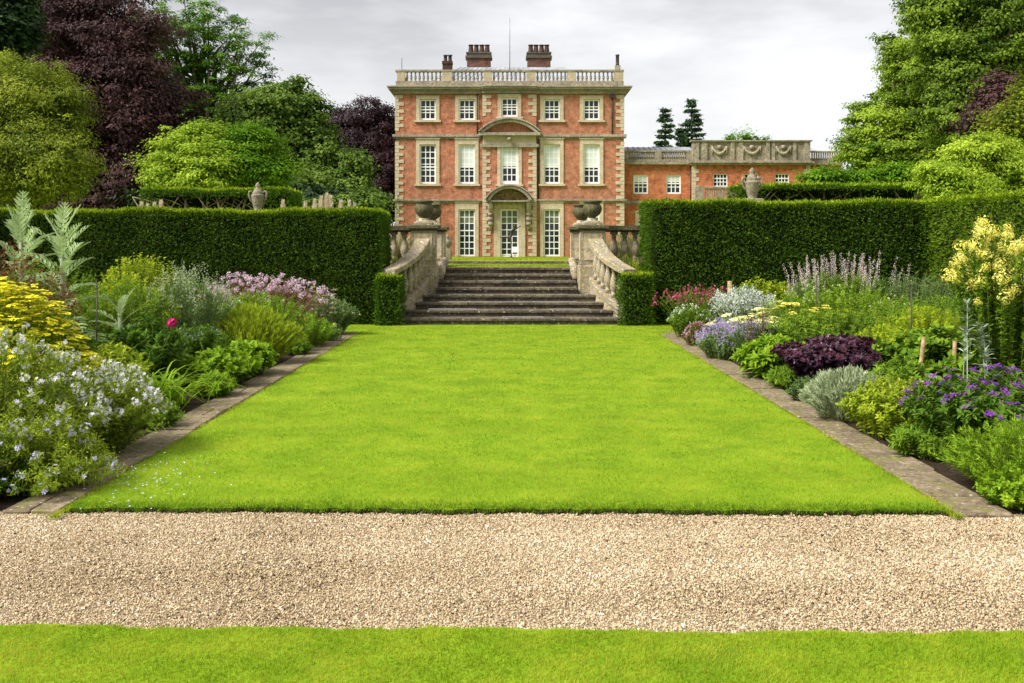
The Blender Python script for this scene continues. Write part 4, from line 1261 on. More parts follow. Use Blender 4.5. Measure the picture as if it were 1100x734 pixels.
M_COP = leaf_mat('copper_beech_leaf', (.026,.010,.014), (.125,.062,.058), .25, .5, .14)
M_COP2 = leaf_mat('dark_copper_leaf', (.018,.009,.012), (.066,.038,.044), .2, .5, .14)
M_YG = leaf_mat('yellow_green_leaf', (.060,.100,.008), (.31,.36,.034), .42)
M_OAK = leaf_mat('mid_green_leaf', (.035,.110,.008), (.19,.35,.026), .42)
M_CHE = leaf_mat('olive_green_leaf', (.030,.072,.008), (.18,.27,.040), .36)
M_LIME = leaf_mat('lime_leaf', (.14,.25,.010), (.48,.60,.060), .44)
M_LIME2 = leaf_mat('fresh_green_leaf', (.065,.17,.006), (.22,.38,.020), .42)
M_DK = leaf_mat('dark_evergreen_leaf', (.012,.030,.010), (.045,.085,.022), .2, .5, .2)
M_MAP = leaf_mat('maple_leaf', (.048,.112,.006), (.34,.46,.040), .44)
M_TALL = leaf_mat('tall_tree_leaf', (.028,.068,.006), (.23,.33,.034), .40)

# left of the house
tree('conifer_tree', 'dark evergreen conifer at the far top left corner', 46, [(6,30,16,60,0),(28,25,9,30,0),(2,110,24,70,0)], 5, M_DK, 130, .8, 220, .30, .5, .4, M_BARKD)
tree('copper_beech', 'huge copper beech with dull purple foliage at the left', 56,
     [(95,40,70,60,0),(134,112,54,66,-1),(85,140,80,80,-1),(62,30,48,45,2),(150,180,45,50,-2),(110,200,75,45,-2),(172,126,24,48,0)], 110, M_COP, 420, 1.2, 520, .20, .6, .8, M_BARKD, droop=.5, up=.6)
tree('yellow_green_tree', 'loose yellow-green tree in front of the copper beech at the left', 38,
     [(38,135,42,55,0),(10,105,28,44,1),(62,170,36,44,-1),(18,180,50,45,-1),(64,120,24,34,0),(0,140,34,60,0)], 35, M_YG, 230, .72, 420, .125, .7, .28, M_BARK, droop=.5, up=.5)
tree('oak_tree', 'tall airy green tree with gaps of sky, between the copper beech and the chestnut', 66,
     [(200,30,50,24,0),(242,58,42,24,0),(175,40,32,22,1),(264,90,30,20,0),(225,95,42,20,0),(195,72,32,18,0),(280,118,20,16,0),(215,130,36,18,0),(165,18,22,12,0),(150,70,20,40,4),(190,105,26,16,0)], 232, M_OAK, 300, .85, 300, .21, .36, .45, M_BARK, droop=.2, up=1.1, shell=.15, limbs=120, gap=1.45, inner=0.0)
tree('chestnut_tree', 'dense olive-green chestnut tree left of the dark copper beech', 60,
     [(308,150,46,50,0),(300,128,36,30,1),(330,178,32,40,-1),(285,180,42,42,-1),(334,140,18,26,0),(322,205,62,30,-2),(375,205,18,28,-2),(270,150,30,40,1),(368,180,16,22,-1)], 318, M_CHE, 300, 1.05, 520, .22, .6, .5, M_BARK, leaf=WIDE, droop=.6, up=.7)
tree('lime_shrub_tree', 'pale lime-green small tree above the left old hedge', 46,
     [(205,165,38,26,0),(190,190,32,24,0),(225,185,26,24,-1),(215,150,22,14,0)], 205, M_LIME, 100, .75, 330, .17, .5, .2, M_BARK, droop=.3)
tree('green_round_tree', 'fresh green rounded small tree beside the pale lime one', 46,
     [(262,172,34,30,0),(240,190,28,22,0),(285,192,24,18,0),(270,155,20,16,0)], 262, M_LIME2, 115, .7, 360, .16, .5, .2, M_BARK, droop=.3)
tree('dark_copper_beech', 'nearly black copper beech close to the house\'s left corner', 84,
     [(390,160,40,42,0),(405,190,34,48,0),(375,185,30,45,0),(412,150,22,30,1),(385,215,45,30,0),(368,145,18,22,0)], 392, M_COP2, 300, 1.3, 400, .27, .6, .7, M_BARKD, droop=.6, up=.6)
tree('low_laurel', 'low green shrub beneath the chestnut, beside the hedge\'s right end', 40, [(395,218,14,9,0),(372,222,24,10,0),(350,226,24,10,0)], 385, M_CHE, 60, .45, 220, .15, .7, .06, M_BARK, leaf=WIDE)
# dark understory far behind, closing the view beneath the crowns
tree('understory_shrub', 'dark evergreen shrub under the copper beech at the left', 70, [(60,225,130,35,0),(190,225,60,25,0)], 90, M_DK, 170, 1.5, 200, .42, .6, .2, M_BARKD)
tree('understory_shrub', 'dark evergreen shrub behind the left old hedge', 52, [(260,222,90,28,0),(340,226,40,20,0)], 290, M_DK, 120, 1.2, 200, .34, .6, .2, M_BARKD)

# behind the wing
def conifer(label, u, v_top, wpx, Y, grp):
    z1 = PZ(v_top, Y); x = PX(u, Y); z0 = .3
    root = thing('conifer_tree', label, 'tree', (x, Y, z0), grp)
    h = HB(); h.tube([(x,Y,z0-.3),(x,Y,z0+(z1-z0)*.6),(x,Y,z1)], [.35,.2,.03], 8); h.build('trunk', M_BARKD, root)
    fb = FB(); R_ = wpx*Y/F
    z = z1-.15
    while z > z0+5:
        f = (z1-z)/(z1-z0-4)
        rad = R_*(min(1, f*2.0)**.8)*rng.uniform(.75,1.15)+.15
        for q in range(7):
            if rng.random() < .15: continue
            a = rng.uniform(0,2*pi); L_ = rad*rng.uniform(.6,1.15)
            n = int(50+100*L_); t_ = rng.random(n)**.7
            c = np.stack([cos(a)*t_*L_, sin(a)*t_*L_, -.28*t_*L_+.22*(t_*L_)**2/L_],1) + rng.normal(0,.14,(n,3))*np.array([1,1,.5])
            fb.add(inst(KITE, c+np.array([x,Y,z]), frames(nrm(np.array([cos(a),sin(a),-.3])+.7*rdir(n)), rdir(n)+np.array([0,0,.8])), .30*rng.uniform(.6,1.2,n)), KITE_F, rng.random(n))
        z -= rng.uniform(.38,.62)
    fb.build('crown', M_DKC, root)
M_DKC = leaf_mat('spruce_needles', (.022,.050,.020), (.070,.125,.045), .2, .5, .2)
conifer('shorter of the two pointed conifers rising behind the brick wing', 714.5, 117, 13, 105, 'conifers behind the wing')
conifer('taller of the two pointed conifers rising behind the brick wing', 743, 107, 14, 105, 'conifers behind the wing')
conifer('slim conifer between the pair behind the brick wing, mostly hidden', 731, 138, 10, 108, 'conifers behind the wing')
for u, v, lab in ((784,147,'first small treetop showing over the garland parapet'),(803,146,'second small treetop from the left showing over the garland parapet'),(818,149,'third small treetop from the left showing over the garland parapet')):
    tree('treetop', lab, 100, [(u,v+5,7,6,0),(u-4,v+14,9,10,0),(u,v+40,12,35,0)], u, M_OAK, 36, .8, 120, .32, .6, .2, M_BARK, group='treetops over the parapet')

# right side
tree('maple_tree', 'mid-green maple standing at the right end of the brick wing', 58,
     [(958,145,44,50,0),(992,95,38,55,0),(968,62,20,26,1),(932,172,24,24,-1),(1012,45,30,45,1),(975,172,50,38,-2),(1010,140,48,60,0),(1005,15,20,20,2),(937,120,14,9,0),(958,98,14,12,0),(914,165,12,7,0),(925,150,10,6,0)], 975, M_MAP, 360, .88, 520, .165, .48, .6, M_BARK, leaf=WIDE, droop=.4, limbs=90, gap=1.15, inner=.35, stray=.32)
tree('broadleaf_tree', 'tall dark green tree rising out of the top right corner', 50,
     [(1058,40,52,62,0),(1085,90,42,60,0),(1035,110,42,48,-1),(1010,10,40,30,0),(1075,0,50,45,0),(1030,75,45,40,-1),(1100,30,45,60,1)], 1065, M_TALL, 300, .95, 560, .155, .5, .6, M_BARKD, leaf=WIDE, droop=.7, gap=1.2, inner=.35, stray=.3, limbs=70)
tree('dark_yew_tree', 'near-black evergreen showing between the green crowns at top right', 62, [(1030,30,28,45,0),(1060,60,40,60,0),(1040,170,70,60,2),(990,190,60,30,2)], 1035, M_DK, 230, 1.1, 230, .30, .6, .4, M_BARKD)
tree('purple_plum_tree', 'small purple-leaved tree at the right edge above the lime shrub', 42,
     [(1078,108,24,24,0),(1060,128,20,16,0),(1092,128,22,26,0)], 1080, M_COP, 100, .65, 220, .17, .7, .15, M_BARKD, droop=.4)
tree('olive_shrub_tree', 'olive-leaved shrub at the right edge beneath the purple tree', 38, [(1090,140,20,28,0),(1100,115,12,30,0)], 1095, M_YG, 60, .6, 200, .15, .7, .12, M_BARK)
tree('lime_shrub', 'bright lime-green feathery shrub behind the right hedge corner', 27,
     [(1040,185,40,28,0),(1020,195,32,22,-.5),(1075,180,34,28,.3),(1050,160,28,16,0),(1090,195,30,25,0),(1030,205,36,16,-.6)], 1050, M_LIME, 150, .40, 420, .09, .45, .10, M_BARK, droop=.5, up=.9)
for u, v, ru, rv, lab in ((885,192,18,9,'low green shrub at the corner of the wing, above the right old hedge'),(930,196,30,9,'low bright green shrub left of the lime shrub, above the right old hedge'),(972,192,24,12,'taller low shrub next to the lime shrub, above the right old hedge')):
    tree('low_shrub', lab, 46, [(u,v,ru,rv,0),(u+5,v+12,ru,rv,0)], u, M_LIME2, 60, .6, 200, .19, .6, .08, M_BARK, group='low shrubs above the right old hedge')
# ================================================================== BORDER PLANTS
def bez(a, c, b, t):
    t = t[:,None]
    return a*(1-t)**2 + 2*c*t*(1-t) + b*t**2, nrm(2*(1-t)*(c-a) + 2*t*(b-c))

M_STEM = leaf_mat('green_stem', (.07,.11,.02), (.17,.21,.05), .1)
M_STEMB = leaf_mat('brown_stem', (.10,.06,.03), (.22,.15,.07), .1)

def stems_fb(A, C, B_, r, fb, tint=None, k=5):
    n = len(A)
    V = np.zeros((n, k, 3, 3))
    for i in range(k):
        t = np.full(n, i/(k-1)); p, d = bez(A, C, B_, t)
        x = nrm(np.cross(d, np.array([.3,.8,.1]))); y = np.cross(d, x)
        rr = r*(1-.6*i/(k-1))
        for q in range(3):
            a = 2*pi*q/3; V[:,i,q] = p + rr*(x*cos(a) + y*sin(a))
    V = V.reshape(n, k*3, 3)
    Fq = [(i*3+q, i*3+(q+1)%3, i*3+3+(q+1)%3, i*3+3+q) for i in range(k-1) for q in range(3)]
    fb.add(V, Fq, rng.random(n) if tint is None else tint)

def plant(name, label, cat, X, Y, rx, ry, h, mat, ns=120, nl=26, leaf=KITE, lf=KITE_F, ls=.05, f0=.12, ang=(.6,1.4), dome=.55, foot=.55,
          stem=.003, stem_m=None, z0=0.0, group=None, hj=.12, lw=1.0, up=.5, flowers=(), taper=.3, lean=0.0):
    root = thing(name, label, cat, (X, Y, z0), group)
    q = np.sqrt(rng.random(ns)); a = rng.uniform(0, 2*pi, ns)
    px_, py_ = q*np.cos(a), q*np.sin(a)
    rim = 1+.12*np.sin(3*a+X*7)+.08*np.sin(5*a+Y*3)
    T = np.stack([X+rx*px_*rim+lean*h, Y+ry*py_*rim, z0 + h*(1-dome*q**2.2)*(1-hj*rng.random(ns)) ], 1)
    A = np.stack([X+rx*foot*px_, Y+ry*foot*py_, np.full(ns, z0-.02)], 1)
    C = A*.6 + T*.4; C[:,2] = z0 + (T[:,2]-z0)*.72
    fb = FB()
    n = ns*nl
    si = np.repeat(np.arange(ns), nl)
    t = f0 + (1-f0)*rng.random(n)**.8
    p, d = bez(A[si], C[si], T[si], t)
    perp = nrm(np.cross(d, rdir(n)))
    an = rng.uniform(ang[0], ang[1], n)[:,None]
    ax = nrm(np.cos(an)*d + np.sin(an)*perp + .15*rdir(n))
    R = frames(ax, d + np.array([0,0,up]) + .35*rdir(n))
    s = ls*rng.uniform(.6,1.2,n)*(1-taper*t)
    sh = rng.normal(0,.16,ns)
    fb.add(inst(leaf, p, R, s[:,None]*np.array([[lw,1,1]])), lf, np.clip(.15+.7*rng.random(n)+sh[si],0,1))
    fb.build('foliage', mat, root)
    if stem:
        sb = FB(); stems_fb(A, C, T, stem, sb); sb.build('stems', stem_m or M_STEM, root)
    dT = nrm(T-C)
    for fl in flowers:
        add_flowers(root, T, dT, **fl)
    return root, T, dT

def cluster(kind, k, R_, fs, shape, sf):
    """points and frames of k petals round the origin, axis +z"""
    if kind == 'ball':
        d = rdir(k); p = d*R_*(rng.random(k)**.33)[:,None]; nn = d; ax = np.cross(nn, rdir(k))
    elif kind == 'plate':
        a = rng.uniform(0,2*pi,k); r = np.sqrt(rng.random(k))*R_
        p = np.stack([r*np.cos(a), r*np.sin(a), .18*R_*(1-(r/R_)**2)+rng.normal(0,.04*R_,k)],1)
        nn = np.tile([0,0,1.],(k,1))+.35*rdir(k); ax = np.cross(nn, rdir(k))
    elif kind == 'spike':
        z = rng.random(k)*R_; w = fs*.9*(1-.75*z/R_); a = rng.uniform(0,2*pi,k)
        p = np.stack([w*np.cos(a), w*np.sin(a), z],1); nn = np.stack([np.cos(a),np.sin(a),.5*np.ones(k)],1)+.3*rdir(k); ax = np.stack([np.cos(a),np.sin(a),.7*np.ones(k)],1)
    elif kind == 'whorl':
        lv = rng.integers(0,6,k); z = lv*R_/6+rng.normal(0,R_*.018,k); w = fs*1.1*(1-.1*lv); a = rng.uniform(0,2*pi,k)
        p = np.stack([w*np.cos(a)*.6, w*np.sin(a)*.6, z],1); nn = np.stack([0*a,0*a,np.ones(k)],1)+.3*rdir(k); ax = np.stack([np.cos(a),np.sin(a),.25*np.ones(k)],1)
    elif kind == 'plume':
        z = rng.random(k)*R_; w = R_*.115*np.sin(pi*np.clip(z/R_*.92+.08,0,1))**.8*(1.25-.85*z/R_); a = rng.uniform(0,2*pi,k); q = np.sqrt(rng.random(k))
        p = np.stack([q*w*np.cos(a), q*w*np.sin(a), z],1); nn = rdir(k); ax = np.stack([.5*np.cos(a),.5*np.sin(a),np.ones(k)],1)
    else:  # single face-on flower
        p = np.zeros((k,3)); nn = np.tile([0,0,1.],(k,1)); ax = np.cross(nn, rdir(k))
    s = fs*rng.uniform(.7,1.25,k)
    return inst(shape, p, frames(nrm(ax), nn), s)

def add_flowers(root, T, dT, mat=None, frac=1.0, kind='single', k=1, R=.03, fs=.02, shape=None, sf=None, name='flowers', lift=.0, tilt=.5, each=False, smin=.75, smax=1.2, pick=None, sel=None, stuff=True):
    shape = KITE if shape is None else shape; sf = KITE_F if sf is None else sf
    idx = np.where(rng.random(len(T)) < frac)[0]
    if sel is not None: idx = np.array([i for i in idx if sel(T[i])], int)
    if pick: idx = rng.permutation(idx)[:pick]
    if len(idx) == 0: return
    up = nrm((dT[idx] if kind not in ('plate','spike') else .3*dT[idx]+np.array([0,0,.8])) + tilt*rdir(len(idx)))
    fr = frames(up, rdir(len(idx)))      # columns x, d, z : d is the axis
    Rm = np.stack([fr[:,:,2], fr[:,:,0], fr[:,:,1]], axis=2)
    P = T[idx] + lift*np.array([0,0,1.])
    S = rng.uniform(smin, smax, len(idx))
    if each:
        o = wpos(root); ms = []
        for q in range(4):
            V = cluster(kind, k, R, fs, shape, sf); fb = FB().add(V, sf, rng.random(len(V))); ms.append(fb.mesh(name, mat))
        from mathutils import Matrix
        for j in range(min(100, len(idx))):
            ob = bpy.data.objects.new(name, ms[j % 4]); COL.objects.link(ob); ob.parent = root
            M = Matrix([list(map(float, Rm[j][i])) for i in range(3)])
            ob.rotation_euler = M.to_euler(); ob.location = Vector(P[j])-o; ob.scale = (float(S[j]),)*3
        return
    fb = FB()
    for j in range(len(idx)):
        V = cluster(kind, k, R, fs, shape, sf)*S[j]
        fb.add(np.einsum('ij,nmj->nmi', Rm[j], V) + P[j], sf, rng.random(len(V)))
    ob = fb.build(name, mat, root)
    if stuff: ob['kind'] = 'stuff'

LM = leaf_mat
G_MID = LM('border_green', (.055,.130,.008), (.26,.40,.030), .42)
G_DEEP = LM('border_deep_green', (.030,.085,.007), (.15,.265,.024), .38)
G_YEL = LM('border_yellow_green', (.14,.23,.008), (.50,.57,.040), .44)
G_BRT = LM('border_bright_green', (.09,.20,.007), (.34,.50,.028), .44)
G_SIL = LM('silver_leaf', (.21,.27,.13), (.52,.58,.36), .3)
G_SIL2 = LM('pale_silver_leaf', (.33,.38,.32), (.62,.66,.58), .2)
G_GRY = LM('grey_green_leaf', (.07,.13,.035), (.22,.31,.10), .34)
G_PUR = LM('dark_purple_leaf', (.022,.012,.024), (.085,.032,.060), .15, .35, .4)
G_PUR2 = LM('red_purple_bud', (.045,.014,.022), (.14,.035,.05), .15)
G_RUST = LM('rusty_leaf', (.10,.06,.02), (.26,.22,.06), .3)
G_SIL3 = LM('felted_leaf', (.17,.23,.14), (.42,.48,.35), .2)
P_LIL = LM('pale_lilac_petal', (.58,.54,.68), (.86,.84,.88), .3)
P_LIL2 = LM('lilac_blue_petal', (.38,.36,.66), (.66,.62,.86), .3)
P_YEL = LM('bright_yellow_petal', (.74,.68,.015), (.90,.88,.07), .25)
P_YEL2 = LM('soft_yellow_petal', (.72,.62,.06), (.88,.84,.28), .3)
P_CRM = LM('cream_yellow_petal', (.72,.70,.24), (.88,.87,.55), .25)
P_PNK = LM('pale_pink_petal', (.60,.38,.50), (.82,.66,.76), .3)
P_PNKS = LM('pink_spike', (.60,.45,.45), (.84,.73,.70), .3)
P_MAG = LM('magenta_petal', (.45,.015,.10), (.62,.05,.24), .25)
P_ROSE = LM('deep_rose_petal', (.36,.03,.10), (.58,.12,.24), .25)
P_PUR = LM('violet_petal', (.11,.014,.21), (.28,.06,.44), .25)
P_LAV = LM('lavender_petal', (.28,.20,.42), (.52,.44,.64), .25)
P_RED = LM('dark_red_bud', (.11,.028,.02), (.25,.085,.05), .2)
P_PLM = LM('cream_plume', (.60,.49,.34), (.82,.74,.58), .3)
P_WHT = LM('white_petal', (.70,.72,.66), (.88,.88,.84), .25)

# ------------------------------------------------------------------ left border
G_YEM = LM('border_light_green', (.075,.145,.007), (.38,.46,.040), .44)
r_, T, D = plant('campanula_clump', 'large billowing clump of pale lilac bellflowers nearest the camera, left border', 'flowering plant', -3.78, 7.25, .98, .85, 1.02, G_YEM, 330, 44, LANCE, LANCE_F, .075, .05, dome=.62, hj=.2, stem=.003, stem_m=M_STEM,
    flowers=[dict(mat=P_LIL, frac=.62, kind='ball', k=6, R=.036, fs=.036, shape=STAR, sf=STAR_F, tilt=.8), dict(mat=G_YEL, frac=.9, kind='ball', k=14, R=.07, fs=.018, name='buds', tilt=.8)])
plant('campanula_clump', 'lower trailing clump of pale lilac bellflowers sprawling over the left paving', 'flowering plant', -3.10, 6.60, .55, .50, .50, G_YEM, 170, 42, LANCE, LANCE_F, .065, .05, dome=.85, hj=.25, foot=.3, stem_m=M_STEM,
    flowers=[dict(mat=P_LIL2, frac=.34, kind='ball', k=4, R=.030, fs=.034, shape=STAR, sf=STAR_F, tilt=.9), dict(mat=G_YEL, frac=.9, kind='ball', k=12, R=.06, fs=.016, name='buds')])
plant('campanula_clump', 'middle clump of pale lilac bellflowers leaning over the paving, left border', 'flowering plant', -3.22, 7.75, .58, .55, .74, G_YEM, 190, 44, LANCE, LANCE_F, .07, .05, dome=.6, hj=.25, foot=.4, lean=.05,
    flowers=[dict(mat=P_LIL, frac=.75, kind='ball', k=6, R=.036, fs=.035, shape=STAR, sf=STAR_F, tilt=.8), dict(mat=G_YEL, frac=.7, kind='ball', k=12, R=.06, fs=.017, name='buds')])
plant('campanula_clump', 'leafy skirt of bellflower foliage at the front left corner', 'flowering plant', -3.62, 6.30, .62, .42, .50, G_DEEP, 150, 46, LANCE, LANCE_F, .08, .02, dome=.8, hj=.25,
    flowers=[dict(mat=P_LIL2, frac=.10, kind='ball', k=3, R=.028, fs=.034, shape=STAR, sf=STAR_F), dict(mat=G_YEL, frac=.6, kind='ball', k=12, R=.06, fs=.016, name='buds')])
plant('yarrow_clump', 'broad bank of flat bright yellow yarrow heads behind the lilac bellflowers', 'flowering plant', -4.52, 8.9, .78, .62, 1.29, G_YEL, 850, 14, LANCE, LANCE_F, .07, .2, dome=.62, hj=.22,
    flowers=[dict(mat=P_YEL, frac=1.0, kind='plate', k=36, R=.040, fs=.020, shape=HEXF, sf=HEX_F, tilt=.25, lift=.02)])
plant('red_bud_plant', 'sprawling plant with dark red buds above the yellow yarrow', 'flowering plant', -5.05, 10.0, .75, .5, 1.60, G_RUST, 190, 44, LANCE, LANCE_F, .06, .25, dome=.35, hj=.3, stem_m=M_STEMB,
    flowers=[dict(mat=P_RED, frac=1.0, kind='ball', k=14, R=.07, fs=.032, tilt=.8)])

# cardoons: big jagged silver leaves arching from a stout stem
def cardoon(label, X, Y, H, n, L_, spread=1.0):
    root = thing('cardoon', label, 'plant', (X, Y, 0), 'cardoons in the left border')
    h = HB(); h.tube([(X,Y,-.02),(X+.02,Y,H*.5),(X,Y,H*.78)], [.035,.03,.018], 8); h.build('stem', M_SILS, root)
    for i in range(n):
        f = i/(n-1); az = i*2.4+rng.uniform(-.3,.3)
        zb = H*(.25+.50*f); el = (.15+.95*f)+rng.uniform(-.25,.25)
        l = L_*(1.0-.25*f)*rng.uniform(.85,1.15)
        hz_ = np.array([cos(az), sin(az)*.8, 0])*spread
        K_ = 10; t = np.linspace(0, 1, K_)
        P_ = np.array([X,Y,zb])[None] + l*(t[:,None]*hz_*cos(el) + np.stack([0*t,0*t, t*sin(el) - (.40*(1-f)+.10)*t**2.2],1))
        d = nrm(np.gradient(P_, axis=0)); side = nrm(np.cross(d, np.array([0,0,1.]))+1e-4); nn = np.cross(side, d)
        fb = FB()
        mid = np.zeros((K_-1,4,3)); w = .014*(1-t)+.004
        for j in range(K_-1):
            mid[j] = [P_[j]-side[j]*w[j], P_[j]+side[j]*w[j], P_[j+1]+side[j+1]*w[j+1], P_[j+1]-side[j+1]*w[j+1]]
        fb.add(mid, [(0,1,2,3)], np.full(K_-1,.9))
        for s in (-1,1):
            lob = l*.27*np.sin(pi*np.clip(t*.9+.10,0,1))**.7*rng.uniform(.7,1.1,K_)
            ax = nrm(side*s*.85 + d*.95 + nn*.25)
            fb.add(inst(np.array([(0,0,0),(.15,.30,.03),(.09,.65,.02),(0,1,-.10),(-.09,.65,.02),(-.15,.30,.03)],float), P_, frames(ax, nn+.2*rdir(K_)), lob), [(0,1,2,3),(0,3,4,5)], .25+.6*rng.random(K_))
        fb.build('leaf', G_CARD, root)
G_CARD = LM('cardoon_leaf', (.20,.31,.09), (.50,.61,.31), .35)
M_SILS = LM('pale_stem', (.25,.30,.18), (.42,.47,.33), .1)
cardoon('taller silver-leaved cardoon, right of the pair above the red buds', PX(66,11), 11.0, 2.22, 30, .66)
cardoon('silver-leaved cardoon at the left edge, left of the pair above the red buds', PX(22,11.6), 11.6, 2.34, 28, .66)
cardoon('young cardoon with broad grey leaves low beside the peony', PX(128,11.8), 11.8, 1.1, 14, .50)

plant('peony_bush', 'deep green peony bush with one magenta flower, left border', 'flowering plant', -3.95, 10.9, .48, .42, .82, G_DEEP, 100, 34, LANCE, LANCE_F, .12, .1, dome=.5, lw=1.3, stem=.004)
pe = bpy.data.objects['peony_bush']
fb = FB(); V = cluster('ball', 60, .036, .05, WIDE, KITE_F); fb.add(V + np.array([PX(184,10.55), 10.55, PZ(347,10.55)]), KITE_F, rng.random(60)); fb.build('flower', P_MAG, pe)
sb = FB(); stems_fb(np.array([[pe.location.x,10.8,.3]]), np.array([[PX(184,10.6),10.6,.5]]), np.array([[PX(184,10.55),10.55,PZ(348,10.55)]]), .004, sb); sb.build('flower_stem', M_STEM, pe)
plant('yellow_green_shrub', 'rounded yellow-green shrub against the left yew hedge', 'shrub', -5.40, 14.6, .85, .7, 1.50, G_YEL, 260, 50, KITE, KITE_F, .07, .1, dome=.55, hj=.1, lw=1.2)
plant('mixed_perennial', 'mid-green leafy perennial between the cardoon and the grey salvia', 'plant', -4.85, 12.6, .7, .6, 1.22, G_MID, 180, 46, LANCE, LANCE_F, .09, .08, dome=.4,
      flowers=[dict(mat=G_YEL, frac=.5, kind='ball', k=12, R=.05, fs=.03, name='buds')])
plant('grey_salvia', 'misty grey-green salvia with slender pale spikes, left border', 'flowering plant', -4.25, 13.2, .55, .5, 1.18, G_GRY, 190, 40, LANCE, LANCE_F, .07, .1, dome=.4, ang=(.2,.8),
      flowers=[dict(mat=G_SIL, frac=.8, kind='spike', k=26, R=.22, fs=.022, name='spikes', tilt=.3)])
plant('pink_cluster_plant', 'tall plant with round pale pink flower heads on reddish stems, left border', 'flowering plant', -4.05, 16.1, 1.15, .6, 1.12, G_RUST, 240, 36, LANCE, LANCE_F, .06, .1, dome=.25, hj=.28, stem=.004, stem_m=M_STEMB,
      flowers=[dict(mat=P_PNK, frac=.55, kind='ball', k=30, R=.045, fs=.03, tilt=.4, lift=.03), dict(mat=P_ROSE, frac=.5, kind='spike', k=12, R=.20, fs=.02, name='seed_heads', lift=-.22)])
plant('fine_green_mound', 'soft fine-leaved green mound, largest along the left paving', 'plant', -3.50, 13.4, .72, .62, .78, G_YEL, 620, 30, NEEDLE, NEEDLE_F, .10, .15, dome=.62, ang=(.15,.6), hj=.1, stem=.002, lw=1.1)
plant('yellow_green_perennial', 'yellow-green leafy perennial behind the fine-leaved mound', 'plant', -3.75, 14.8, .8, .5, .93, G_BRT, 170, 42, LANCE, LANCE_F, .075, .1, dome=.4,
      flowers=[dict(mat=P_WHT, frac=.10, kind='ball', k=8, R=.03, fs=.025)])
plant('small_flower_mix', 'low mixed green plant dotted with small orange flowers by the left paving', 'flowering plant', -3.15, 15.7, .45, .5, .52, G_BRT, 150, 40, KITE, KITE_F, .05, .1, dome=.5,
      flowers=[dict(mat=P_CRM, frac=.15, kind='ball', k=8, R=.025, fs=.02), dict(mat=LM('orange_petal', (.5,.10,.02), (.7,.25,.05), .2), frac=.06, kind='ball', k=8, R=.025, fs=.02, name='orange_flowers')])
plant('grey_green_mound', 'rounded grey-green mound at the far end of the left border', 'plant', -3.25, 17.6, .55, .42, .70, G_GRY, 300, 34, NEEDLE, NEEDLE_F, .09, .1, dome=.5, ang=(.2,.8), lw=1.4,
      flowers=[dict(mat=P_CRM, frac=.3, kind='ball', k=6, R=.02, fs=.02)])
# day lilies: arching strap leaves
def straps(label, X, Y, n, L_, rx, mat=G_BRT, name='day_lily', w=.012):
    root = thing(name, label, 'plant', (X, Y, 0))
    fb = FB(); K_ = 7
    az = rng.uniform(0,2*pi,n); el = rng.uniform(.75,1.45,n); l = L_*rng.uniform(.6,1.15,n)
    bx0 = X+rx*rng.normal(0,.45,n); by0 = Y+rx*rng.normal(0,.45,n)
    V = np.zeros((n, K_*2, 3))
    for i in range(K_):
        t = i/(K_-1)
        hor = l*(t*np.cos(el)+.28*t**2); ver = l*(t*np.sin(el)-.55*t**2.4)
        c = np.stack([bx0+np.cos(az)*hor, by0+np.sin(az)*hor, ver],1)
        sd_ = np.stack([-np.sin(az), np.cos(az), 0*az],1)*(w*(1-t**2)+.001)
        V[:,2*i] = c-sd_; V[:,2*i+1] = c+sd_
    fb.add(V, [(2*i,2*i+1,2*i+3,2*i+2) for i in range(K_-1)], np.clip(rng.beta(2,2,n),0,1))
    fb.build('foliage', mat, root)
straps('green day lily tuft of arching strap leaves beside the left paving', -3.42, 9.75, 170, .78, .30)
straps('second day lily tuft behind the first, nearer the lilac bellflowers', -3.72, 9.1, 110, .68, .26)
plant('leafy_perennial', 'low bright leafy perennial right of the day lilies, left border', 'plant', -3.30, 11.3, .42, .55, .42, G_BRT, 130, 34, WIDE, KITE_F, .085, .2, dome=.45, stem=.003)
plant('leafy_perennial', 'low leafy perennial with broad pointed leaves nearest the fine-leaved mound', 'plant', -3.22, 12.15, .38, .40, .42, G_BRT, 90, 30, LANCE, LANCE_F, .13, .25, dome=.45, lw=1.9)
plant('leafy_perennial', 'yellowish leafy perennial behind the day lilies, left border', 'plant', -3.95, 9.9, .40, .40, .62, G_YEL, 120, 34, KITE, KITE_F, .08, .15, dome=.4)
plant('filler_perennial', 'dark green filler plant between the peony and the fine mound', 'plant', -3.80, 12.1, .5, .5, .62, G_DEEP, 120, 40, LANCE, LANCE_F, .10, .08, dome=.4,
      flowers=[dict(mat=P_LIL2, frac=.12, kind='ball', k=8, R=.04, fs=.028)])
plant('filler_perennial', 'deep green foliage below the red buds at the left edge', 'plant', -4.6, 9.7, .6, .5, 1.0, G_DEEP, 150, 40, LANCE, LANCE_F, .10, .08, dome=.4)
plant('filler_perennial', 'green perennial behind the cardoons against the left hedge', 'plant', -6.3, 13.4, 1.0, .8, 1.45, G_MID, 200, 44, LANCE, LANCE_F, .10, .08, dome=.45)
plant('filler_perennial', 'low green foliage between the pink flower heads and the left hedge', 'plant', -5.6, 17.2, 1.2, .8, 1.0, G_MID, 200, 40, LANCE, LANCE_F, .09, .08, dome=.4)
plant('filler_perennial', 'green perennial far left beside the first cardoon', 'plant', -6.6, 11.4, .9, .8, 1.35, G_MID, 170, 42, LANCE, LANCE_F, .10, .08, dome=.4)
plant('filler_perennial', 'leafy perennial at the far left edge behind the yarrow', 'plant', -5.9, 9.0, .8, .7, 1.2, G_DEEP, 150, 40, LANCE, LANCE_F, .10, .08, dome=.4)

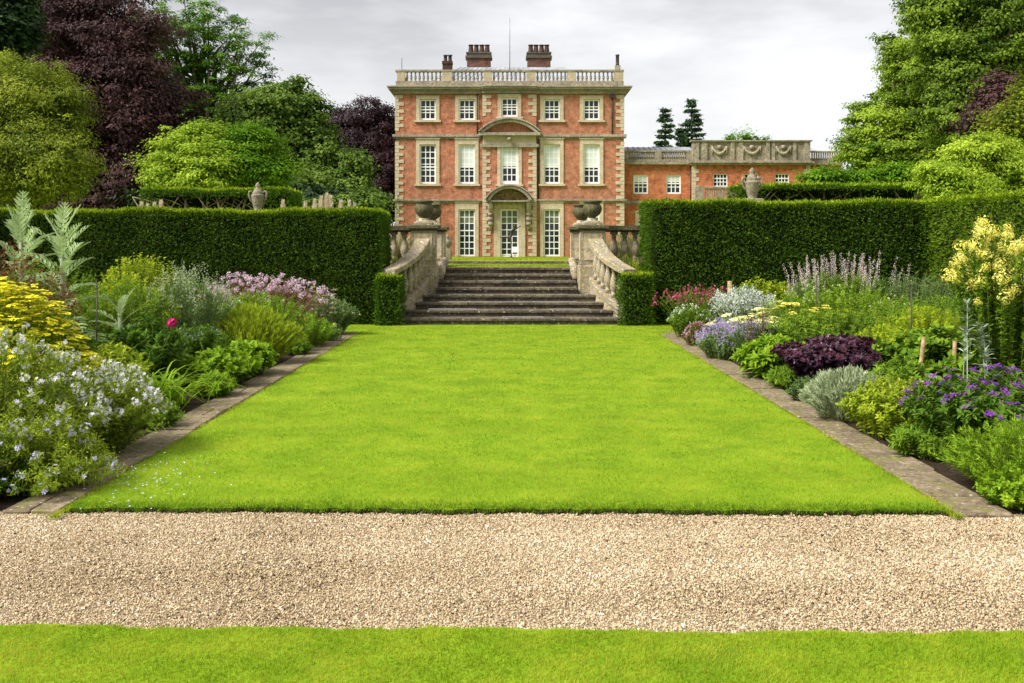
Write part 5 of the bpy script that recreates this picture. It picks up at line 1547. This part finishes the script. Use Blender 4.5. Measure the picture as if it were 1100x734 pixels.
def phlomis(label, u, vt, Y, grp, mat):
    X = PX(u, Y); H = PZ(vt, Y)
    root = thing('whorled_spike', label, 'plant', (X, Y, 0), grp)
    h = HB(); h.tube([(X,Y,-.02),(X,Y,H)], [.008,.005], 6); h.build('stem', M_STEMB, root)
    V = cluster('whorl', 150, H*.5, .045, KITE, KITE_F) + np.array([X,Y,H*.52]); FB().add(V, KITE_F, rng.random(150)).build('seed_whorls', mat, root)
    V = cluster('ball', 40, .14, .12, WIDE, KITE_F) + np.array([X,Y,.16]); FB().add(V, KITE_F, rng.random(40)).build('foliage', G_GRY, root)
P_WHO = LM('pale_seed_whorl', (.36,.33,.20), (.62,.58,.42), .2); P_WHO2 = LM('brown_seed_whorl', (.20,.10,.08), (.42,.27,.22), .2)
phlomis('shorter pale whorled seed spike at the end of the left border', 337, 305, 17.0, 'whorled seed spikes', P_WHO)
phlomis('taller pale whorled seed spike at the end of the left border, near the hedge', 358.5, 308, 16.4, 'whorled seed spikes', P_WHO)
phlomis('brown whorled seed spike left of its pair, by the lavender in the right border', 807, 340, 12.8, 'whorled seed spikes', P_WHO2)
phlomis('brown whorled seed spike right of its pair, by the lavender in the right border', 819, 334, 12.9, 'whorled seed spikes', P_WHO2)

def rod(label, u, v0, Y, r=.008, mat=None, name='plant_support', lean=0.0, cat='support rod', grp='thin iron support rods'):
    X = PX(u, Y); H = PZ(v0, Y)
    h = HB(); h.tube([(X,Y,-.1),(X+lean*.5*H,Y,H*.5),(X+lean*H,Y,H)], [r,r,r*.9], 8)
    if mat is None: h.tube([(X+lean*H,Y-.03,H),(X+lean*H,Y,H+.03),(X+lean*H,Y+.03,H)], r*.8, 6)
    ob = h.build(name, mat or M_LEADPIPE)
    ob.data.transform(__import__('mathutils').Matrix.Translation((-X,-Y,0))); ob.location = (X,Y,0)
    tag(ob, label, cat, grp)
rod('thin dark rod among the pale pink flower heads, left border', 233.5, 300, 14.9)
rod('thin dark rod between the cardoon and the shrub, left border', 104, 303, 10.9)
rod('thin black rod before the small group of pink spikes, right border', 877, 298, 15.3)
rod('tallest thin black rod, by the feathery lime plant in the right border', 979, 308, 12.0, .010)
for i, (u, v0, Y, ln, lab) in enumerate([(985,362,9.9,.10,'pale leaning wooden stake, leftmost of the stakes in the right border'),(1002,356,11.2,.02,'wooden stake behind the leftmost leaning one'),(1019,355,10.9,.0,'short wooden stake among leaves, third from the left'),(1023,366,9.8,.04,'sturdy brown wooden stake in the middle of the row'),(1041,354,10.4,.03,'tallest wooden stake just right of the middle'),(1070,366,10.2,.0,'wooden stake at the right end below the yellow flowers')]):
    rod(lab, u, v0, Y, .022, M_WOODST, 'wooden_stake', ln, 'stake', 'wooden stakes in the right border')
rod('brown wooden stake behind the silver spikes near the right hedge', 784, 302, 17.6, .045, M_WOODST, 'wooden_stake', 0, 'stake', 'wooden stakes in the right border')

# ------------------------------------------------------------------ right border
plant('rosemary_like_shrub', 'feathery fine-leaved green bush at the front right corner by the gravel', 'shrub', 3.42, 6.55, .55, .48, .48, G_BRT, 330, 46, NEEDLE, NEEDLE_F, .055, .1, dome=.6, hj=.25, ang=(.5,1.2), lw=1.5, stem=.003)
plant('purple_aster', 'bushy dark green plant covered with violet-purple flowers, right border', 'flowering plant', 3.62, 7.55, .62, .55, .66, G_DEEP, 260, 36, LANCE, LANCE_F, .085, .08, dome=.45, hj=.2, lw=1.6,
      flowers=[dict(mat=P_PUR, frac=.62, kind='plate', k=22, R=.030, fs=.022, tilt=.4, lift=.03)])
plant('yellow_green_perennial', 'yellow-green leafy clump between the silver bush and the violet flowers', 'plant', 3.22, 8.35, .42, .44, .50, G_YEL, 190, 40, LANCE, LANCE_F, .065, .08, dome=.5, lw=1.6, hj=.15)
plant('silver_bush', 'low silvery grey-green bush overhanging the right paving', 'plant', 3.12, 9.15, .46, .48, .47, G_SIL, 420, 34, NEEDLE, NEEDLE_F, .07, .1, dome=.55, ang=(.2,.8), hj=.16, lw=1.6, stem=.002)
plant('purple_sedum', 'dark purple-leaved sedum mass, right border', 'plant', 3.66, 11.1, .70, .52, .58, G_PUR, 330, 34, WIDE, KITE_F, .085, .08, dome=.35, hj=.1, stem=.004, stem_m=G_PUR,
      flowers=[dict(mat=G_PUR2, frac=.85, kind='plate', k=26, R=.045, fs=.024, name='flower_buds', tilt=.3)])
plant('lance_leaf_perennial', 'fresh green plant with long pointed leaves left of the purple sedum', 'plant', 3.18, 11.95, .42, .50, .48, G_BRT, 130, 30, LANCE, LANCE_F, .17, .1, dome=.4, lw=1.2, stem=.004)
plant('lavender_bush', 'grey-green lavender bush with mauve spikes, right border', 'flowering plant', 3.25, 13.1, .36, .42, .55, G_GRY, 230, 28, NEEDLE, NEEDLE_F, .09, .1, dome=.35, ang=(.1,.5), lw=1.2,
      flowers=[dict(mat=P_LAV, frac=.7, kind='spike', k=14, R=.08, fs=.016, tilt=.2)])
plant('catmint_clump', 'lilac-blue catmint spilling onto the right paving', 'flowering plant', 3.02, 13.95, .42, .50, .46, G_GRY, 250, 26, KITE, KITE_F, .045, .1, dome=.6, hj=.2,
      flowers=[dict(mat=P_LAV, frac=.75, kind='spike', k=20, R=.14, fs=.020, tilt=.5)])
plant('pink_mound', 'small rounded mound of pink flowers by the right paving', 'flowering plant', 2.98, 15.8, .27, .32, .38, G_RUST, 150, 30, KITE, KITE_F, .035, .1, dome=.7,
      flowers=[dict(mat=P_PNK, frac=.5, kind='ball', k=5, R=.02, fs=.026), dict(mat=P_ROSE, frac=.3, kind='ball', k=6, R=.02, fs=.024, name='deep_pink_flowers')])
plant('pale_shrub', 'light green shrub speckled with white flowers at the far end of the right border', 'flowering plant', 3.12, 17.1, .45, .42, .58, G_MID, 190, 36, KITE, KITE_F, .05, .1, dome=.5,
      flowers=[dict(mat=P_WHT, frac=.3, kind='ball', k=7, R=.03, fs=.026)])
plant('penstemon_clump', 'deep rose penstemons in front of the right yew hedge', 'flowering plant', 3.55, 18.5, .80, .40, .84, G_MID, 170, 30, LANCE, LANCE_F, .06, .1, dome=.25, hj=.3,
      flowers=[dict(mat=P_ROSE, frac=.5, kind='spike', k=9, R=.15, fs=.040, tilt=.35, lift=-.10, shape=WIDE)])
plant('silver_spike_plant', 'silver-grey lamb\'s ear spikes behind the yellow flat flower heads', 'plant', 3.85, 16.5, .55, .45, .72, G_SIL, 150, 30, WIDE, KITE_F, .07, .1, dome=.3, ang=(.3,1.0),
      flowers=[dict(mat=G_SIL2, frac=.9, kind='spike', k=34, R=.24, fs=.036, name='spikes', tilt=.25, lift=-.05)])
plant('yarrow_clump', 'pale yellow flat-headed yarrow behind the catmint, right border', 'flowering plant', 3.55, 14.6, .52, .50, .62, G_BRT, 90, 36, LANCE, LANCE_F, .07, .05, dome=.3, hj=.35,
      flowers=[dict(mat=P_CRM, frac=.45, kind='plate', k=60, R=.075, fs=.030, shape=HEXF, sf=HEX_F, tilt=.2, lift=.05, each=True, name='flower_head')])
plant('yarrow_clump', 'soft yellow yarrow heads rising beside the green perennials, right border', 'flowering plant', 4.15, 14.6, .65, .45, .78, G_MID, 90, 36, LANCE, LANCE_F, .07, .05, dome=.3, hj=.2,
      flowers=[dict(mat=P_YEL2, frac=.30, kind='plate', k=50, R=.055, fs=.026, shape=HEXF, sf=HEX_F, tilt=.2, lift=.05, each=True, name='flower_head')])
plant('golden_shrub', 'yellow-leaved shrub just in front of the right yew hedge', 'shrub', 4.65, 18.2, .68, .42, 1.02, G_YEL, 130, 40, WIDE, KITE_F, .085, .1, dome=.35, hj=.15)
plant('green_perennial', 'mass of green budded perennials behind the purple sedum', 'plant', 4.20, 12.9, .95, .65, .76, G_MID, 300, 42, LANCE, LANCE_F, .085, .05, dome=.3, hj=.2,
      flowers=[dict(mat=G_YEL, frac=.5, kind='plate', k=18, R=.04, fs=.022, name='buds', tilt=.3, lift=.02)])
plant('green_perennial', 'bright green leafy band below the pink spikes, right border', 'plant', 5.25, 15.6, 1.25, .55, .98, G_BRT, 300, 42, LANCE, LANCE_F, .08, .08, dome=.3, hj=.2,
      flowers=[dict(mat=P_CRM, frac=.2, kind='ball', k=8, R=.03, fs=.022, name='buds')])
plant('green_perennial', 'dark grey-green perennial right of the pink spikes by the hedge corner', 'plant', 7.0, 17.2, .95, .6, 1.14, G_GRY, 230, 40, LANCE, LANCE_F, .075, .08, dome=.3, hj=.15)
plant('green_perennial', 'leafy green perennial between the feathery lime plants and the pink spikes', 'plant', 5.9, 14.2, 1.0, .6, .86, G_MID, 230, 42, LANCE, LANCE_F, .08, .05, dome=.3, hj=.2)
plant('pink_spike_plant', 'tall plant with many slender pale pink spikes before the right hedge', 'flowering plant', 5.75, 17.3, .95, .50, 1.18, G_MID, 200, 42, LANCE, LANCE_F, .09, .1, dome=.25, hj=.15,
      flowers=[dict(mat=P_PNKS, frac=.30, kind='spike', k=110, R=.50, fs=.020, name='flower_spike', tilt=.12, lift=-.08, each=True, smin=.55, smax=1.1)])
plant('pink_spike_plant', 'smaller group of pale pink spikes left of the tall ones', 'flowering plant', 4.95, 16.7, .30, .3, .98, G_GRY, 50, 40, LANCE, LANCE_F, .08, .1, dome=.25,
      flowers=[dict(mat=P_PNKS, frac=.3, kind='spike', k=90, R=.40, fs=.019, name='flower_spike', tilt=.12, lift=-.08, each=True, smin=.6, smax=1.0)])
plant('feathery_lime_plant', 'flat-topped feathery lime plant nearest the purple sedum', 'plant', 4.45, 11.75, .45, .40, .66, G_LIMF if 'G_LIMF' in globals() else LM('feathery_lime_leaf', (.27,.38,.008), (.52,.62,.030), .42), 130, 60, NEEDLE, NEEDLE_F, .05, .6, dome=.35, ang=(.9,1.5), lw=1.6, hj=.06, foot=.3)
plant('feathery_lime_plant', 'flat-topped feathery lime plant behind the tallest black rod', 'plant', 5.5, 13.1, .60, .42, .80, bpy.data.materials['feathery_lime_leaf'], 170, 60, NEEDLE, NEEDLE_F, .05, .55, dome=.35, ang=(.9,1.5), lw=1.6, hj=.06, foot=.4)
plant('broad_leaf_perennial', 'broad-leaved green perennial among the wooden stakes', 'plant', 4.65, 10.6, .68, .62, .74, G_MID, 130, 36, WIDE, KITE_F, .125, .1, dome=.35, hj=.25)
plant('broad_leaf_perennial', 'low broad-leaved plant between the stakes and the violet flowers', 'plant', 4.45, 9.3, .55, .45, .58, G_MID, 120, 34, WIDE, KITE_F, .11, .1, dome=.4, hj=.2)
plant('filler_perennial', 'green foliage filling behind the silver bush, right border', 'plant', 3.95, 9.9, .5, .45, .45, G_MID, 120, 36, LANCE, LANCE_F, .09, .08, dome=.4)
plant('filler_perennial', 'green foliage between the hedge corner and the feathery lime plants', 'plant', 6.9, 14.6, 1.0, .9, .95, G_MID, 220, 42, LANCE, LANCE_F, .09, .08, dome=.35)
plant('filler_perennial', 'green foliage under the side hedge at the right edge', 'plant', 6.3, 11.4, .9, .9, .95, G_DEEP, 200, 42, LANCE, LANCE_F, .10, .08, dome=.35)
plant('meadow_rue', 'tall meadow rue topped with fluffy yellow flower clusters, right border', 'flowering plant', 4.60, 9.35, .46, .40, 1.84, G_MID, 90, 80, KITE, KITE_F, .068, .08, dome=.18, hj=.34, stem=.0035, lw=1.5, foot=.6,
      flowers=[dict(mat=P_YEL2, frac=.85, kind='ball', k=100, R=.075, fs=.026, tilt=.3, lift=.02, each=True, name='flower_cluster', smin=.6, smax=1.25)])
plant('meadow_rue', 'second clump of yellow meadow rue at the right edge, partly outside', 'flowering plant', 5.10, 9.9, .45, .40, 1.72, G_MID, 70, 80, KITE, KITE_F, .068, .08, dome=.22, hj=.40, stem=.0035, lw=1.5, foot=.6,
      flowers=[dict(mat=P_YEL2, frac=.85, kind='ball', k=100, R=.075, fs=.026, tilt=.3, each=True, name='flower_cluster', smin=.6, smax=1.25)])
plant('silver_thistle', 'white-felted silver thistle leaning before the yellow meadow rue', 'plant', 4.22, 9.0, .12, .10, 1.30, G_SIL3, 5, 30, LANCE, LANCE_F, .12, .45, dome=.5, hj=.2, stem=.007, stem_m=G_SIL3, lw=1.3, ang=(.6,1.5), foot=1.6, lean=-.02)
plant('low_border_plant', 'dark green plant at the foot of the violet flowers by the right soil', 'plant', 4.2, 6.9, .5, .5, .55, G_DEEP, 140, 38, LANCE, LANCE_F, .08, .08, dome=.45)


# low plants spilling over the paving between the bigger clumps
def spill(X, Y, rx, h, mat, label, leaf=KITE, ls=.045, fl=()):
    plant('edging_plant', label, 'plant', X, Y, rx, rx*1.15, h, mat, 90, 34, leaf, LANCE_F if leaf is LANCE else KITE_F, ls, .08, dome=.6, hj=.25, foot=.5, stem=.002, flowers=fl)
spill(-3.12, 8.75, .26, .26, G_MID, 'low green cushion on the left paving between the lilac bellflowers and the day lilies')
spill(-3.10, 10.5, .24, .26, G_BRT, 'low bright cushion right of the front day lily tuft, left border', LANCE, .08)
spill(-3.08, 14.5, .24, .26, G_MID, 'small green cushion just past the fine-leaved mound on the left paving')
spill(-3.06, 16.6, .24, .28, G_BRT, 'small bright cushion before the grey-green mound, far end of the left border')
spill(3.06, 10.1, .26, .27, G_GRY, 'low grey-green cushion between the silver bush and the purple sedum')
spill(3.10, 11.2, .24, .24, G_MID, 'low green cushion at the foot of the purple sedum by the right paving', LANCE, .07)
spill(3.12, 7.55, .24, .26, G_MID, 'low green cushion in front of the violet flowers by the right paving', LANCE, .07)
spill(3.02, 15.1, .22, .26, G_BRT, 'small bright cushion between the catmint and the pink mound')
spill(3.10, 6.15, .22, .22, G_BRT, 'low feathery tuft at the front end of the right paving')

# ------------------------------------------------------------------ terrace plants
plant('ornamental_grass', 'pale feathery grasses behind the right terrace balusters', 'grass clump', 2.85, 23.0, .75, .4, .80, LM('pale_grass_blade', (.22,.21,.07), (.48,.43,.22), .3), 260, 10, NEEDLE, NEEDLE_F, .28, .1, ang=(.05,.35), dome=.2, hj=.5, z0=1.05, lw=.6, group='terrace grasses')
plant('ornamental_grass', 'pale feathery grasses behind the left terrace balusters', 'grass clump', -2.75, 23.0, .65, .4, .72, bpy.data.materials['pale_grass_blade'], 220, 10, NEEDLE, NEEDLE_F, .28, .1, ang=(.05,.35), dome=.2, hj=.5, z0=1.05, lw=.6, group='terrace grasses')
plant('bank_plant', 'yellow-green plants on the bank behind the right sloping rail', 'plant', 2.58, 21.3, .36, .4, 1.42, G_YEL, 190, 26, NEEDLE, NEEDLE_F, .16, .1, ang=(.1,.6), dome=.4, hj=.3)
plant('bank_plant', 'yellow-green plants on the bank behind the left sloping rail', 'plant', -2.50, 21.45, .34, .25, 1.42, G_YEL, 170, 26, NEEDLE, NEEDLE_F, .16, .1, ang=(.1,.6), dome=.4, hj=.3)
def plumes(label, us, Y, vt, grp):
    xs_ = [PX(u, Y) for u in us]; X = sum(xs_)/len(xs_)
    root = thing('plume_plant', label, 'flowering plant', (X, Y, 1.05), grp)
    fb = FB(); sb = FB()
    for u, v in zip(us, vt):
        x = PX(u, Y); z = PZ(v, Y); R_ = rng.uniform(.36,.60)
        V = cluster('plume', 420, R_, .085, NEEDLE, NEEDLE_F) + np.array([x, Y, z-R_]); FB().add(V, NEEDLE_F, rng.random(420)).build('plume', P_PLM, root)
        stems_fb(np.array([[x*.8+X*.2,Y,1.0]]), np.array([[x,Y,1.6]]), np.array([[x,Y,z-R_*.5]]), .008, sb)
    sb.build('stems', M_STEM, root)
    n = 900; p = np.stack([X+rng.normal(0,.35,n)*max(.5,(max(xs_)-min(xs_))), Y+rng.normal(0,.15,n), 1.05+rng.random(n)*.85],1)
    FB().add(inst(LANCE, p, frames(rdir(n)+np.array([0,0,.6]), rdir(n)), rng.uniform(.12,.22,n)), LANCE_F, rng.random(n)).build('foliage', G_MID, root)
plumes('row of creamy feathery plumes above the right half of the left hedge', [328,338,345,351,355,366,375,381], 22.8, [219,216,213,210,212,217,217,220], 'creamy plume plants')
plumes('single creamy plume just right of the left lidded urn', [304], 23.2, [217], 'creamy plume plants')
plumes('few creamy plumes left of the old hedge at the left', [152,159,166,173], 23.2, [219,221,220,217], 'creamy plume plants')
